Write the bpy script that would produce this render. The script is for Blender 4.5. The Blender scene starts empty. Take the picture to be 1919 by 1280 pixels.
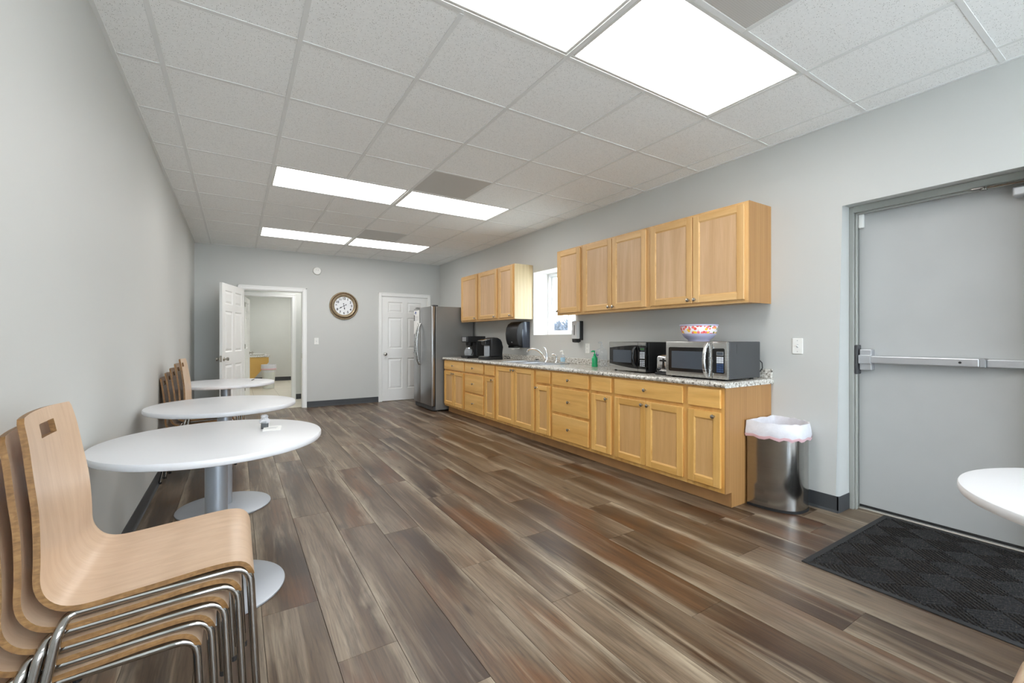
import bpy, bmesh, math, random
from mathutils import Vector, Matrix
random.seed(7)
PI = math.pi
S = bpy.context.scene
COL = S.collection

# ------------------------------------------------------------------ camera
F_PX, YAW, V0, U0, EYE = 815.03, 0.5575, 634.19, 950.86, 1.206
cam = bpy.data.cameras.new('camera')
cam.sensor_fit = 'HORIZONTAL'; cam.sensor_width = 36.0
cam.lens = F_PX / 1919.0 * 36.0
cam.shift_x = (959.5 - U0) / 1919.0
cam.shift_y = (V0 - 640.0) / 1919.0
cam.clip_start = 0.05; cam.clip_end = 300
camo = bpy.data.objects.new('camera', cam); COL.objects.link(camo)
camo.location = (0, 0, EYE); camo.rotation_euler = (PI / 2, 0, -YAW)
S.camera = camo

# ------------------------------------------------------------------ sky and exposure
SKY_STRENGTH = 8.0
PANEL_STRENGTH = 6.5
w = bpy.data.worlds.new('overcast_sky'); S.world = w; w.use_nodes = True
bgn = w.node_tree.nodes['Background']
bgn.inputs['Color'].default_value = (0.80, 0.90, 1.0, 1)
bgn.inputs['Strength'].default_value = SKY_STRENGTH
S.view_settings.view_transform = 'Standard'; S.view_settings.look = 'None'
S.view_settings.gamma = 1.0; S.view_settings.use_curve_mapping = False
S.view_settings.exposure = 0.4
S.cycles.max_bounces = 14; S.cycles.diffuse_bounces = 10; S.cycles.glossy_bounces = 5; S.cycles.transparent_max_bounces = 12

# ------------------------------------------------------------------ material helpers
def srgb(r, g, b):
    f = lambda c: (c / 255 / 12.92) if c / 255 <= 0.04045 else ((c / 255 + 0.055) / 1.055) ** 2.4
    return (f(r), f(g), f(b), 1)

class NT:
    def __init__(s, name):
        s.m = bpy.data.materials.new(name); s.m.use_nodes = True
        s.t = s.m.node_tree; s.b = s.t.nodes['Principled BSDF']
    def n(s, typ, **kw):
        nd = s.t.nodes.new(typ)
        for k, v in kw.items():
            if k.startswith('i_'):
                key = k[2:]; key = int(key) if key.isdigit() else key.replace('_', ' ')
                nd.inputs[key].default_value = v
            else: setattr(nd, k, v)
        return nd
    def l(s, a, b): s.t.links.new(a, b)
    def coords(s, scale=(1, 1, 1), jitter=0.0, src='Object'):
        tc = s.n('ShaderNodeTexCoord'); mp = s.n('ShaderNodeMapping')
        mp.inputs['Scale'].default_value = scale
        if jitter:
            oi = s.n('ShaderNodeObjectInfo')
            mu = s.n('ShaderNodeVectorMath', operation='MULTIPLY_ADD')
            cb = s.n('ShaderNodeCombineXYZ')
            for i in range(3): s.l(oi.outputs['Random'], cb.inputs[i])
            s.l(cb.outputs[0], mu.inputs[0]); mu.inputs[1].default_value = (jitter, jitter * 1.7, jitter * 0.6)
            s.l(tc.outputs[src], mu.inputs[2]); s.l(mu.outputs[0], mp.inputs['Vector'])
        else: s.l(tc.outputs[src], mp.inputs['Vector'])
        return mp.outputs['Vector']
    def noise(s, vec, scale, detail=4, rough=0.55, dist=0.0):
        nd = s.n('ShaderNodeTexNoise'); nd.inputs['Scale'].default_value = scale
        nd.inputs['Detail'].default_value = detail; nd.inputs['Roughness'].default_value = rough
        nd.inputs['Distortion'].default_value = dist
        s.l(vec, nd.inputs['Vector']); return nd.outputs['Fac']
    def ramp(s, fac, stops):
        nd = s.n('ShaderNodeValToRGB'); e = nd.color_ramp.elements
        while len(e) < len(stops): e.new(0.5)
        for el, (p, c) in zip(e, stops): el.position = p; el.color = c
        s.l(fac, nd.inputs['Fac']); return nd.outputs['Color']
    def mix(s, fac, a, b, mode='MIX'):
        nd = s.n('ShaderNodeMix', data_type='RGBA', blend_type=mode)
        for sock, v in ((nd.inputs[0], fac), (nd.inputs[6], a), (nd.inputs[7], b)):
            if isinstance(v, (int, float)): sock.default_value = v
            elif isinstance(v, tuple): sock.default_value = v
            else: s.l(v, sock)
        return nd.outputs[2]
    def bump(s, h, strength=0.2, dist=0.005):
        nd = s.n('ShaderNodeBump'); nd.inputs['Strength'].default_value = strength
        nd.inputs['Distance'].default_value = dist
        s.l(h, nd.inputs['Height']); s.l(nd.outputs[0], s.b.inputs['Normal'])
    def set(s, color=None, rough=0.5, metal=0.0, spec=0.5, **kw):
        if color is not None:
            if isinstance(color, tuple): s.b.inputs['Base Color'].default_value = color
            else: s.l(color, s.b.inputs['Base Color'])
        if isinstance(rough, (int, float)): s.b.inputs['Roughness'].default_value = rough
        else: s.l(rough, s.b.inputs['Roughness'])
        s.b.inputs['Metallic'].default_value = metal
        s.b.inputs['Specular IOR Level'].default_value = spec
        for k, v in kw.items(): s.b.inputs[k.replace('_', ' ')].default_value = v
        return s.m

M = {}
def plain(name, col, rough=0.5, metal=0.0, spec=0.5, var=0.04, vs=3.0, bump=0.0, bs=200, **kw):
    t = NT(name); v = t.coords(jitter=3)
    nz = t.noise(v, vs, 3)
    d = tuple(c * (1 - var) for c in col[:3]) + (1,); u = tuple(min(1, c * (1 + var)) for c in col[:3]) + (1,)
    c = t.ramp(nz, [(0.3, d), (0.7, u)])
    if bump: t.bump(t.noise(v, bs, 2), bump, 0.002)
    M[name] = t.set(c, rough, metal, spec, **kw); return M[name]

WALLC = srgb(199, 200, 197)
plain('wall_paint', WALLC, 0.55, bump=0.06, bs=120, var=0.015, vs=0.8)
plain('wall_paint_hall', srgb(206, 208, 204), 0.6, var=0.02)
plain('white_paint', srgb(238, 238, 236), 0.35, var=0.015)
plain('frame_paint', srgb(158, 160, 154), 0.4, var=0.03)
plain('door_paint', srgb(180, 181, 180), 0.45, var=0.04, vs=2)
plain('cove_base', srgb(62, 64, 67), 0.5, var=0.06)
plain('white_plastic', srgb(236, 236, 232), 0.35)
plain('window_vinyl', srgb(240, 242, 244), 0.35)
plain('black_plastic', srgb(22, 23, 25), 0.45, var=0.1)
plain('black_gloss', srgb(14, 15, 17), 0.12)
plain('smoke_plastic_sheen', srgb(62, 68, 80), 0.12)  # window reflection put into the smoky plastic as a blue-grey tone
plain('dark_grey', srgb(66, 67, 69), 0.4, var=0.08)
plain('light_grey', srgb(196, 197, 198), 0.35)
plain('mid_grey', srgb(150, 152, 154), 0.4)
plain('table_white', srgb(221, 222, 225), 0.3, var=0.01)
plain('table_edge', srgb(222, 221, 217), 0.4, var=0.02)
plain('silver_paint', srgb(176, 182, 190), 0.36, metal=0.55)
plain('chrome', srgb(225, 226, 228), 0.08, metal=1.0)
plain('dark_chrome', srgb(168, 165, 161), 0.1, metal=1.0)
plain('nickel', srgb(186, 182, 174), 0.22, metal=1.0)
plain('aluminium', srgb(196, 198, 202), 0.35, metal=0.7)
plain('rubber', srgb(28, 28, 29), 0.7)
plain('grid_white', srgb(228, 229, 228), 0.5, var=0.02)
plain('lamp_frame', srgb(215, 215, 212), 0.4)
plain('bin_liner', srgb(226, 226, 232), 0.35, var=0.05, vs=20, bump=0.6, bs=60)
plain('liner_pink', srgb(226, 186, 192), 0.4)
plain('clock_face', srgb(232, 234, 236), 0.4)
plain('ink', srgb(35, 35, 40), 0.6)
plain('ink_purple', srgb(96, 84, 150), 0.6)
plain('ink_blue', srgb(60, 80, 140), 0.6)
plain('paper', srgb(240, 240, 238), 0.7)
plain('paper_grey', srgb(180, 180, 182), 0.7)
plain('lavender', srgb(196, 194, 220), 0.3)
plain('green_soap', srgb(40, 170, 110), 0.2)
plain('blue_soap', srgb(170, 205, 225), 0.2)
plain('vanity_wood', srgb(214, 170, 84), 0.45, var=0.06)
plain('bath_bin', srgb(220, 222, 214), 0.4)
plain('keypad_blue', srgb(52, 74, 112), 0.4)
plain('keypad_white', srgb(205, 210, 218), 0.4)
plain('display_grey', srgb(72, 80, 90), 0.12)
plain('threshold_metal', srgb(190, 186, 176), 0.35, metal=0.8)
plain('pale_ground', srgb(206, 206, 198), 0.9, var=0.08, vs=0.4)
plain('bark', srgb(80, 87, 98), 0.9, var=0.15)
plain('bounce_paving', srgb(230, 230, 228), 0.9, var=0.06)
plain('sub_floor', srgb(60, 54, 48), 0.9)
plain('toe_wood', srgb(186, 140, 92), 0.5, var=0.1, vs=6)
plain('mat_rubber', srgb(38, 39, 41), 0.75)

def m_steel(name, col, rough):
    t = NT(name); v = t.coords((1.5, 1.5, 160), 2)
    nz = t.noise(v, 1.0, 3)
    r = t.n('ShaderNodeMapRange'); t.l(nz, r.inputs[0]); r.inputs[3].default_value = rough - .05; r.inputs[4].default_value = rough + .07
    c = t.ramp(nz, [(0.3, tuple(x * .93 for x in col[:3]) + (1,)), (0.7, col)])
    M[name] = t.set(c, r.outputs[0], 1.0)
m_steel('fridge_steel', srgb(172, 172, 172), 0.3)
m_steel('steel', srgb(196, 196, 194), 0.25)
m_steel('bin_steel', srgb(176, 174, 170), 0.14)
m_steel('sink_steel', srgb(200, 204, 210), 0.28)
plain('fridge_side', srgb(134, 133, 131), 0.35, metal=0.25)
plain('bronze', srgb(176, 160, 134), 0.35, metal=0.6, var=0.25, vs=40)
plain('bronze_dark', srgb(84, 62, 42), 0.35, metal=0.5, var=0.2, vs=40)

def m_wood(name, cols, scale, rough=0.38, ring=1.0, jit=6.0):
    t = NT(name); v = t.coords(scale, jit)
    big = t.noise(v, 1.0, 3, 0.5, 1.2)
    wv = t.n('ShaderNodeTexWave', wave_type='BANDS', bands_direction='X')
    wv.inputs['Scale'].default_value = 0.8; wv.inputs['Distortion'].default_value = 9 * ring
    wv.inputs['Detail'].default_value = 2; wv.inputs['Detail Scale'].default_value = 0.8
    t.l(v, wv.inputs['Vector'])
    c = t.ramp(big, [(0.25, cols[0]), (0.5, cols[1]), (0.75, cols[2])])
    g = t.ramp(wv.outputs['Fac'], [(0.0, (0.9, 0.88, 0.85, 1)), (0.6, (1, 1, 1, 1))])
    c = t.mix(0.7, c, g, 'MULTIPLY')
    tc = t.coords(tuple(s * 9 for s in scale), jit)
    fn = t.noise(tc, 1.0, 2)
    c = t.mix(0.35, c, t.ramp(fn, [(0.35, (0.86, 0.83, 0.8, 1)), (0.6, (1, 1, 1, 1))]), 'MULTIPLY')
    oi = t.n('ShaderNodeObjectInfo')
    tint = t.ramp(oi.outputs['Random'], [(0.0, (0.93, 0.92, 0.90, 1)), (1.0, (1.04, 1.03, 1.02, 1))])
    c = t.mix(1.0, c, tint, 'MULTIPLY')
    M[name] = t.set(c, rough, 0, 0.45)
CW = [srgb(216, 162, 86), srgb(230, 182, 106), srgb(240, 196, 124)]
CP = [srgb(208, 162, 104), srgb(218, 174, 116), srgb(226, 184, 128)]
CU = [srgb(212, 166, 104), srgb(222, 180, 122), srgb(230, 192, 136)]
CUP = [srgb(204, 166, 126), srgb(212, 176, 136), srgb(220, 186, 148)]
m_wood('oak_v', CW, (9, 9, 0.9))
m_wood('oak_h', CW, (9, 0.9, 9))
m_wood('oak_panel', CP, (11, 11, 0.7), ring=0.6)
m_wood('oak_up_v', CU, (9, 9, 0.9))
m_wood('oak_up_h', CU, (9, 0.9, 9))
m_wood('oak_up_panel', CUP, (11, 11, 0.7), ring=0.6)
m_wood('oak_side', [srgb(166, 122, 74), srgb(176, 132, 82), srgb(186, 144, 92)], (14, 14, 0.5))
m_wood('pale_side', [srgb(200, 180, 142), srgb(208, 190, 154), srgb(214, 198, 164)], (8, 8, 0.6))
m_wood('beech', [srgb(200, 170, 142), srgb(208, 180, 153), srgb(214, 188, 162)], (3, 26, 3), 0.3, 0.5)
m_wood('beech_edge', [srgb(112, 80, 46), srgb(134, 98, 58), srgb(156, 118, 74)], (30, 3, 90), 0.5, 0.3)

PLANK_W = 0.2255
def m_plank():
    t = NT('vinyl_plank'); j = 23.0
    c = t.ramp(t.noise(t.coords((4.0, 0.8, 1), j), 1.0, 3, 0.5, 0.4), [(0.34, srgb(66, 48, 35)), (0.47, srgb(92, 74, 57)), (0.60, srgb(120, 104, 87))])
    rust = t.ramp(t.noise(t.coords((3.2, 1.0, 1), j * 1.3), 1.0, 3, 0.55, 0.6), [(0.52, (0, 0, 0, 1)), (0.68, (.75, .75, .75, 1))])
    c = t.mix(rust, c, srgb(104, 67, 38))
    lite = t.ramp(t.noise(t.coords((11, 0.55, 1), j * 1.1), 1.0, 5, 0.62, 0.8), [(0.54, (0, 0, 0, 1)), (0.74, (.6, .6, .6, 1))])
    c = t.mix(lite, c, srgb(182, 168, 148))
    tc = t.n('ShaderNodeTexCoord'); sx = t.n('ShaderNodeSeparateXYZ'); t.l(tc.outputs['Object'], sx.inputs[0])
    oi = t.n('ShaderNodeObjectInfo')
    sd = t.n('ShaderNodeMath', operation='GREATER_THAN'); t.l(oi.outputs['Random'], sd.inputs[0]); sd.inputs[1].default_value = 0.5
    xn = t.n('ShaderNodeMath', operation='DIVIDE'); t.l(sx.outputs[0], xn.inputs[0]); xn.inputs[1].default_value = PLANK_W
    df = t.n('ShaderNodeMath', operation='SUBTRACT'); t.l(xn.outputs[0], df.inputs[0]); t.l(sd.outputs[0], df.inputs[1])
    ab = t.n('ShaderNodeMath', operation='ABSOLUTE'); t.l(df.outputs[0], ab.inputs[0])
    en = t.noise(t.coords((6, 1.6, 1), j * .6), 1.0, 4, 0.6, 0.5)
    ma = t.n('ShaderNodeMath', operation='MULTIPLY_ADD'); t.l(en, ma.inputs[0]); ma.inputs[1].default_value = 0.9; t.l(ab.outputs[0], ma.inputs[2])
    edge = t.ramp(ma.outputs[0], [(0.36, (.8, .8, .8, 1)), (0.66, (0, 0, 0, 1))])
    c = t.mix(edge, c, srgb(172, 159, 140))
    dark = t.ramp(t.noise(t.coords((10, 0.7, 1), j * .8), 1.0, 5, 0.62, 0.8), [(0.54, (0, 0, 0, 1)), (0.76, (.75, .75, .75, 1))])
    c = t.mix(dark, c, srgb(50, 37, 30))
    gr = t.noise(t.coords((95, 4.0, 1), j), 1.0, 5, 0.68, 0.9)
    c = t.mix(0.8, c, t.ramp(gr, [(0.28, (0.42, 0.40, 0.38, 1)), (0.5, (1, 1, 1, 1)), (0.72, (1.3, 1.29, 1.26, 1))]), 'MULTIPLY')
    wv = t.n('ShaderNodeTexWave', wave_type='RINGS', rings_direction='Z')
    wv.inputs['Scale'].default_value = 2.2; wv.inputs['Distortion'].default_value = 9; wv.inputs['Detail'].default_value = 3
    wv.inputs['Detail Scale'].default_value = 1.2
    t.l(t.coords((5, 0.6, 1), j * .7), wv.inputs['Vector'])
    c = t.mix(0.4, c, t.ramp(wv.outputs['Fac'], [(0.0, (0.62, 0.6, 0.57, 1)), (0.35, (1, 1, 1, 1))]), 'MULTIPLY')
    vk = t.n('ShaderNodeTexVoronoi'); vk.inputs['Scale'].default_value = 1.0; t.l(t.coords((6, 1.8, 1), j * .9), vk.inputs['Vector'])
    c = t.mix(0.8, c, t.ramp(vk.outputs['Distance'], [(0.02, (0.22, 0.18, 0.15, 1)), (0.11, (1, 1, 1, 1))]), 'MULTIPLY')
    oi = t.n('ShaderNodeObjectInfo')
    c = t.mix(1.0, c, t.ramp(oi.outputs['Random'], [(0.0, (0.80, 0.77, 0.74, 1)), (0.5, (1, 1, 1, 1)), (1.0, (1.16, 1.16, 1.15, 1))]), 'MULTIPLY')
    rr = t.n('ShaderNodeMapRange'); t.l(gr, rr.inputs[0]); rr.inputs[3].default_value = 0.24; rr.inputs[4].default_value = 0.46
    t.bump(gr, 0.18, 0.002)
    M['plank'] = t.set(c, rr.outputs[0], 0, 0.5)
m_plank()

def m_tile():
    t = NT('acoustic_tile'); v = t.coords((1, 1, 1), 5)
    vo = t.n('ShaderNodeTexVoronoi'); vo.inputs['Scale'].default_value = 130; t.l(v, vo.inputs['Vector'])
    dots = t.ramp(vo.outputs['Distance'], [(0.14, (1, 1, 1, 1)), (0.22, (0, 0, 0, 1))])
    sx = t.n('ShaderNodeSeparateColor'); t.l(vo.outputs['Color'], sx.inputs[0])
    gt = t.n('ShaderNodeMath', operation='GREATER_THAN'); t.l(sx.outputs[0], gt.inputs[0]); gt.inputs[1].default_value = 0.42
    mu = t.n('ShaderNodeMath', operation='MULTIPLY'); t.l(dots, mu.inputs[0]); t.l(gt.outputs[0], mu.inputs[1])
    base = t.ramp(t.noise(v, 60, 3), [(0.3, srgb(240, 241, 240)), (0.7, srgb(247, 248, 247))])
    c = t.mix(mu.outputs[0], base, srgb(104, 102, 98))
    M['tile'] = t.set(c, 0.9, 0, 0.2)
m_tile()

def m_granite():
    t = NT('granite_laminate'); v = t.coords((1, 1, 1))
    a = t.noise(v, 55, 4, 0.6); b = t.noise(v, 130, 3, 0.6); c0 = t.noise(v, 14, 3)
    c = t.ramp(a, [(0.36, srgb(86, 83, 78)), (0.42, srgb(184, 178, 166)), (0.53, srgb(214, 211, 204)), (0.64, srgb(236, 234, 228))])
    c = t.mix(t.ramp(b, [(0.60, (0, 0, 0, 1)), (0.66, (1, 1, 1, 1))]), c, srgb(64, 60, 58))
    c = t.mix(t.ramp(c0, [(0.55, (0, 0, 0, 1)), (0.8, (.5, .5, .5, 1))]), c, srgb(168, 152, 128))
    M['granite'] = t.set(c, 0.18, 0, 0.5)
m_granite()

def m_perf():
    t = NT('perforated_metal'); v = t.coords((1, 1, 1))
    vo = t.n('ShaderNodeTexVoronoi'); vo.inputs['Scale'].default_value = 110; vo.inputs['Randomness'].default_value = 0.0
    t.l(v, vo.inputs['Vector'])
    c = t.ramp(vo.outputs['Distance'], [(0.30, srgb(92, 90, 87)), (0.38, srgb(204, 203, 200))])
    M['perforated'] = t.set(c, 0.5, 0.2)
m_perf()

def m_emit(name, col, s):
    m = bpy.data.materials.new(name); m.use_nodes = True; t = m.node_tree
    t.nodes.remove(t.nodes['Principled BSDF'])
    e = t.nodes.new('ShaderNodeEmission'); e.inputs[0].default_value = col; e.inputs[1].default_value = s
    t.links.new(e.outputs[0], t.nodes['Material Output'].inputs[0]); M[name] = m
m_emit('lamp_diffuser', (1.0, 0.985, 0.965, 1), PANEL_STRENGTH)
m_emit('fill_diffuser', (1.0, 0.985, 0.96, 1), PANEL_STRENGTH * 1.1)
m_emit('led_green', (0.25, 0.8, 0.15, 1), 0.12)

def m_clear(name, tint, refl=0.08, dens=0.0):
    m = bpy.data.materials.new(name); m.use_nodes = True; t = m.node_tree
    t.nodes.remove(t.nodes['Principled BSDF'])
    tr = t.nodes.new('ShaderNodeBsdfTransparent'); tr.inputs[0].default_value = tint
    gl = t.nodes.new('ShaderNodeBsdfGlossy'); gl.inputs['Roughness'].default_value = 0.03
    lw = t.nodes.new('ShaderNodeLayerWeight'); lw.inputs[0].default_value = 0.5
    pw = t.nodes.new('ShaderNodeMath'); pw.operation = 'POWER'; pw.inputs[1].default_value = 4.0; t.links.new(lw.outputs['Facing'], pw.inputs[0])
    fr = t.nodes.new('ShaderNodeMath'); fr.operation = 'MULTIPLY_ADD'; fr.inputs[1].default_value = 0.8; fr.inputs[2].default_value = 0.04; t.links.new(pw.outputs[0], fr.inputs[0])
    mx = t.nodes.new('ShaderNodeMixShader')
    t.links.new(fr.outputs[0], mx.inputs[0]); t.links.new(tr.outputs[0], mx.inputs[1]); t.links.new(gl.outputs[0], mx.inputs[2])
    out = mx.outputs[0]
    if dens:
        df = t.nodes.new('ShaderNodeBsdfDiffuse'); df.inputs[0].default_value = (0.85, 0.88, 0.92, 1)
        m2 = t.nodes.new('ShaderNodeMixShader'); m2.inputs[0].default_value = dens
        t.links.new(out, m2.inputs[1]); t.links.new(df.outputs[0], m2.inputs[2]); out = m2.outputs[0]
    t.links.new(out, t.nodes['Material Output'].inputs[0]); M[name] = m
m_clear('window_glass', (0.97, 0.98, 0.98, 1))
m_clear('bottle_clear', (0.93, 0.95, 0.97, 1), dens=0.12)
m_clear('carafe_glass', (0.75, 0.77, 0.78, 1), dens=0.25)
m_clear('bag_plastic', (0.93, 0.93, 0.95, 1), dens=0.3)

def m_bowl():
    t = NT('fruit_print'); v = t.coords((1, 1, 1))
    vo = t.n('ShaderNodeTexVoronoi'); vo.inputs['Scale'].default_value = 46; t.l(v, vo.inputs['Vector'])
    sc = t.n('ShaderNodeSeparateColor'); t.l(vo.outputs['Color'], sc.inputs[0])
    cols = t.ramp(sc.outputs[0], [(0.0, srgb(232, 92, 84)), (0.34, srgb(246, 196, 60)), (0.62, srgb(240, 120, 120)), (0.9, srgb(110, 150, 60))])
    cols.node.color_ramp.interpolation = 'CONSTANT'
    inn = t.ramp(vo.outputs['Distance'], [(0.50, (1, 1, 1, 1)), (0.56, (0, 0, 0, 1))])
    c = t.mix(inn, srgb(244, 236, 240), cols)
    M['fruit'] = t.set(c, 0.25)
m_bowl()

# ------------------------------------------------------------------ mesh helpers
class MB:
    def __init__(s): s.bm = bmesh.new(); s.mi = 0
    def _tag(s, faces):
        for f in faces: f.material_index = s.mi
    def box(s, x0, x1, y0, y1, z0, z1, bev=0.0, seg=1):
        if x0 > x1: x0, x1 = x1, x0
        if y0 > y1: y0, y1 = y1, y0
        if z0 > z1: z0, z1 = z1, z0
        vs = [s.bm.verts.new((x, y, z)) for x in (x0, x1) for y in (y0, y1) for z in (z0, z1)]
        q = [(0, 1, 3, 2), (4, 6, 7, 5), (0, 4, 5, 1), (2, 3, 7, 6), (0, 2, 6, 4), (1, 5, 7, 3)]
        fs = [s.bm.faces.new([vs[i] for i in f]) for f in q]; s._tag(fs)
        if bev:
            ed = list({e for f in fs for e in f.edges})
            r = bmesh.ops.bevel(s.bm, geom=ed, offset=bev, segments=seg, affect='EDGES', profile=0.5)
            s._tag(r['faces'])
        return s
    def prism(s, pts, axis, a, b, bev=0.0, seg=2):
        """polygon pts in the two other axes (x<y<z order), extruded from a to b along axis"""
        def P(p, t):
            return {'x': (t, p[0], p[1]), 'y': (p[0], t, p[1]), 'z': (p[0], p[1], t)}[axis]
        A = [s.bm.verts.new(P(p, a)) for p in pts]; B = [s.bm.verts.new(P(p, b)) for p in pts]
        n = len(pts); fs = [s.bm.faces.new(A[::-1]), s.bm.faces.new(B)]
        caps = list(fs)
        for i in range(n): fs.append(s.bm.faces.new((A[i], A[(i + 1) % n], B[(i + 1) % n], B[i])))
        s._tag(fs)
        if bev:
            ed = list({e for f in caps for e in f.edges})
            r = bmesh.ops.bevel(s.bm, geom=ed, offset=bev, segments=seg, affect='EDGES', profile=0.5); s._tag(r['faces'])
        return s
    def lathe(s, prof, cx=0, cy=0, cz=0, n=32, axis='z', cap=True):
        """prof: (r, h) pairs"""
        rings = []
        def P(r, h, a):
            c, d = r * math.cos(a), r * math.sin(a)
            return {'z': (cx + c, cy + d, cz + h), 'x': (cx + h, cy + c, cz + d), 'y': (cx + c, cy + h, cz + d)}[axis]
        for r, h in prof:
            if r < 1e-6: rings.append([s.bm.verts.new(P(0, h, 0))])
            else: rings.append([s.bm.verts.new(P(r, h, 2 * PI * i / n)) for i in range(n)])
        fs = []
        for A, B in zip(rings, rings[1:]):
            for i in range(n):
                k = (i + 1) % n
                if len(A) == 1 and len(B) == 1: continue
                if len(A) == 1: fs.append(s.bm.faces.new((A[0], B[k], B[i])))
                elif len(B) == 1: fs.append(s.bm.faces.new((A[i], A[k], B[0])))
                else: fs.append(s.bm.faces.new((A[i], A[k], B[k], B[i])))
        if cap:
            if len(rings[0]) > 1: fs.append(s.bm.faces.new(rings[0][::-1]))
            if len(rings[-1]) > 1: fs.append(s.bm.faces.new(rings[-1]))
        s._tag(fs); return s
    def tube(s, pts, r, n=10, cap=True):
        pts = [Vector(p) for p in pts]; rs = r if isinstance(r, (list, tuple)) else [r] * len(pts)
        rings = []; up = None
        for i, p in enumerate(pts):
            d = (pts[min(i + 1, len(pts) - 1)] - pts[max(i - 1, 0)]).normalized()
            if up is None:
                up = Vector((0, 0, 1)) if abs(d.z) < 0.9 else Vector((1, 0, 0))
            a = d.cross(up).normalized(); up = a.cross(d).normalized()
            rings.append([s.bm.verts.new(p + rs[i] * (math.cos(2 * PI * k / n) * a + math.sin(2 * PI * k / n) * up)) for k in range(n)])
        fs = []
        for A, B in zip(rings, rings[1:]):
            for k in range(n): fs.append(s.bm.faces.new((A[k], A[(k + 1) % n], B[(k + 1) % n], B[k])))
        if cap: fs.append(s.bm.faces.new(rings[0][::-1])); fs.append(s.bm.faces.new(rings[-1]))
        s._tag(fs); return s
    def loops(s, loops, cap0=True, cap1=True):
        R = [[s.bm.verts.new(p) for p in L] for L in loops]; fs = []
        n = len(R[0])
        for A, B in zip(R, R[1:]):
            for k in range(n): fs.append(s.bm.faces.new((A[k], A[(k + 1) % n], B[(k + 1) % n], B[k])))
        if cap0: fs.append(s.bm.faces.new(R[0][::-1]))
        if cap1: fs.append(s.bm.faces.new(R[-1]))
        s._tag(fs); return s
    def xf(s, mat): bmesh.ops.transform(s.bm, matrix=mat, verts=s.bm.verts[:]); return s
    def mesh(s, name, mats, smooth=None):
        bmesh.ops.recalc_face_normals(s.bm, faces=s.bm.faces[:])
        me = bpy.data.meshes.new(name); s.bm.to_mesh(me); s.bm.free()
        for m in (mats if isinstance(mats, (list, tuple)) else [mats]): me.materials.append(M[m] if isinstance(m, str) else m)
        if smooth is not None:
            me.polygons.foreach_set('use_smooth', [True] * len(me.polygons))
            me.set_sharp_from_angle(angle=math.radians(smooth))
        return me
    def build(s, name, mats, parent=None, smooth=None):
        o = bpy.data.objects.new(name, s.mesh(name, mats, smooth)); COL.objects.link(o)
        if parent: o.parent = parent
        return o

def tag(o, label=None, cat=None, group=None, kind=None):
    for k, v in (('label', label), ('category', cat), ('group', group), ('kind', kind)):
        if v: o[k] = v
    return o
def thing(name, label, cat, loc=(0, 0, 0), rz=0.0, group=None):
    o = bpy.data.objects.new(name, None); COL.objects.link(o); o.empty_display_size = 0.1
    o.location = loc; o.rotation_euler = (0, 0, rz); return tag(o, label, cat, group)
def struct(o): o['kind'] = 'structure'; return o
def copy_tree(o, parent=None):
    c = o.copy(); COL.objects.link(c)
    if parent: c.parent = parent
    for ch in list(o.children): copy_tree(ch, c)
    return c
def inst(me, name, parent, loc=(0, 0, 0), rz=0):
    o = bpy.data.objects.new(name, me); COL.objects.link(o); o.parent = parent; o.location = loc; o.rotation_euler = (0, 0, rz); return o
def arc(cx, cy, r, a0, a1, n):
    return [(cx + r * math.cos(math.radians(a0 + (a1 - a0) * i / n)), cy + r * math.sin(math.radians(a0 + (a1 - a0) * i / n))) for i in range(n + 1)]

XL, XR, YF, YB, ZC = -0.553, 3.53, 8.294, -2.472, 2.697
# ------------------------------------------------------------------ floor of planks
PW, PL = 0.2255, 1.524
root = struct(MB().box(XL - .1, XR + .35, YB - .1, YF + .115, -0.03, -0.006).build('floor', 'sub_floor'))
known = {0: 1.705, -1: 2.16, 1: 2.873, 2: 2.67, 3: 2.063, 4: 1.577, 6: 1.176, 7: 1.895, 8: 2.315, 9: 1.365, 11: 1.636, 12: 1.30}
full = MB().box(0.0009, PW - .0009, 0.0006, PL - .0006, -0.006, 0, 0.0005).mesh('plank', 'plank')
X0 = 0.32
for c in range(-5, 16):
    xa, xb = max(X0 + c * PW, XL), min(X0 + (c + 1) * PW, XR + .27)
    if xb - xa < 0.01: continue
    y = known.get(c, random.uniform(0, PL)) - PL * 6
    while y < YF + .11:
        ya, yb = max(y, YB), min(y + PL, YF + .11)
        if yb - ya > 0.01:
            if xb - xa > PW - .001 and yb - ya > PL - .001: inst(full, 'plank', root, (xa, ya, 0))
            else:
                o = MB().box(0.0006, xb - xa - .0006, 0.0006, yb - ya - .0006, -0.006, 0, 0.0005).build('plank', 'plank', root)
                o.location = (xa, ya, 0)
        y += PL

# ------------------------------------------------------------------ walls
struct(MB().box(XL - .12, XL, YB - .12, YF, 0, 2.9).build('wall_left', 'wall_paint'))
b = MB(); BW = ((-.4, 1.45), (1.55, 3.4)); BZ0, BZ1 = .25, 2.5
b.box(XL, BW[0][0], YB - .12, YB, 0, 2.9).box(BW[0][1], BW[1][0], YB - .12, YB, 0, 2.9).box(BW[1][1], XR, YB - .12, YB, 0, 2.9)
for x0, x1 in BW: b.box(x0, x1, YB - .12, YB, 0, BZ0).box(x0, x1, YB - .12, YB, BZ1, 2.9)
struct(b.build('wall_back', 'wall_paint'))
OX0, OX1, OZ = 0.075, 0.985, 2.02       # opening of the open door
DX0, DX1, DZ = 2.345, 3.272, 2.02       # opening of the closed door
b = MB()
b.box(XL, OX0, YF, YF + .115, 0, 2.9).box(OX0, OX1, YF, YF + .115, OZ, 2.9).box(OX1, DX0, YF, YF + .115, 0, 2.9)
b.box(DX0, DX1, YF, YF + .115, DZ, 2.9).box(DX1, XR + .3, YF, YF + .115, 0, 2.9)
struct(b.build('wall_far', 'wall_paint'))
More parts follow.
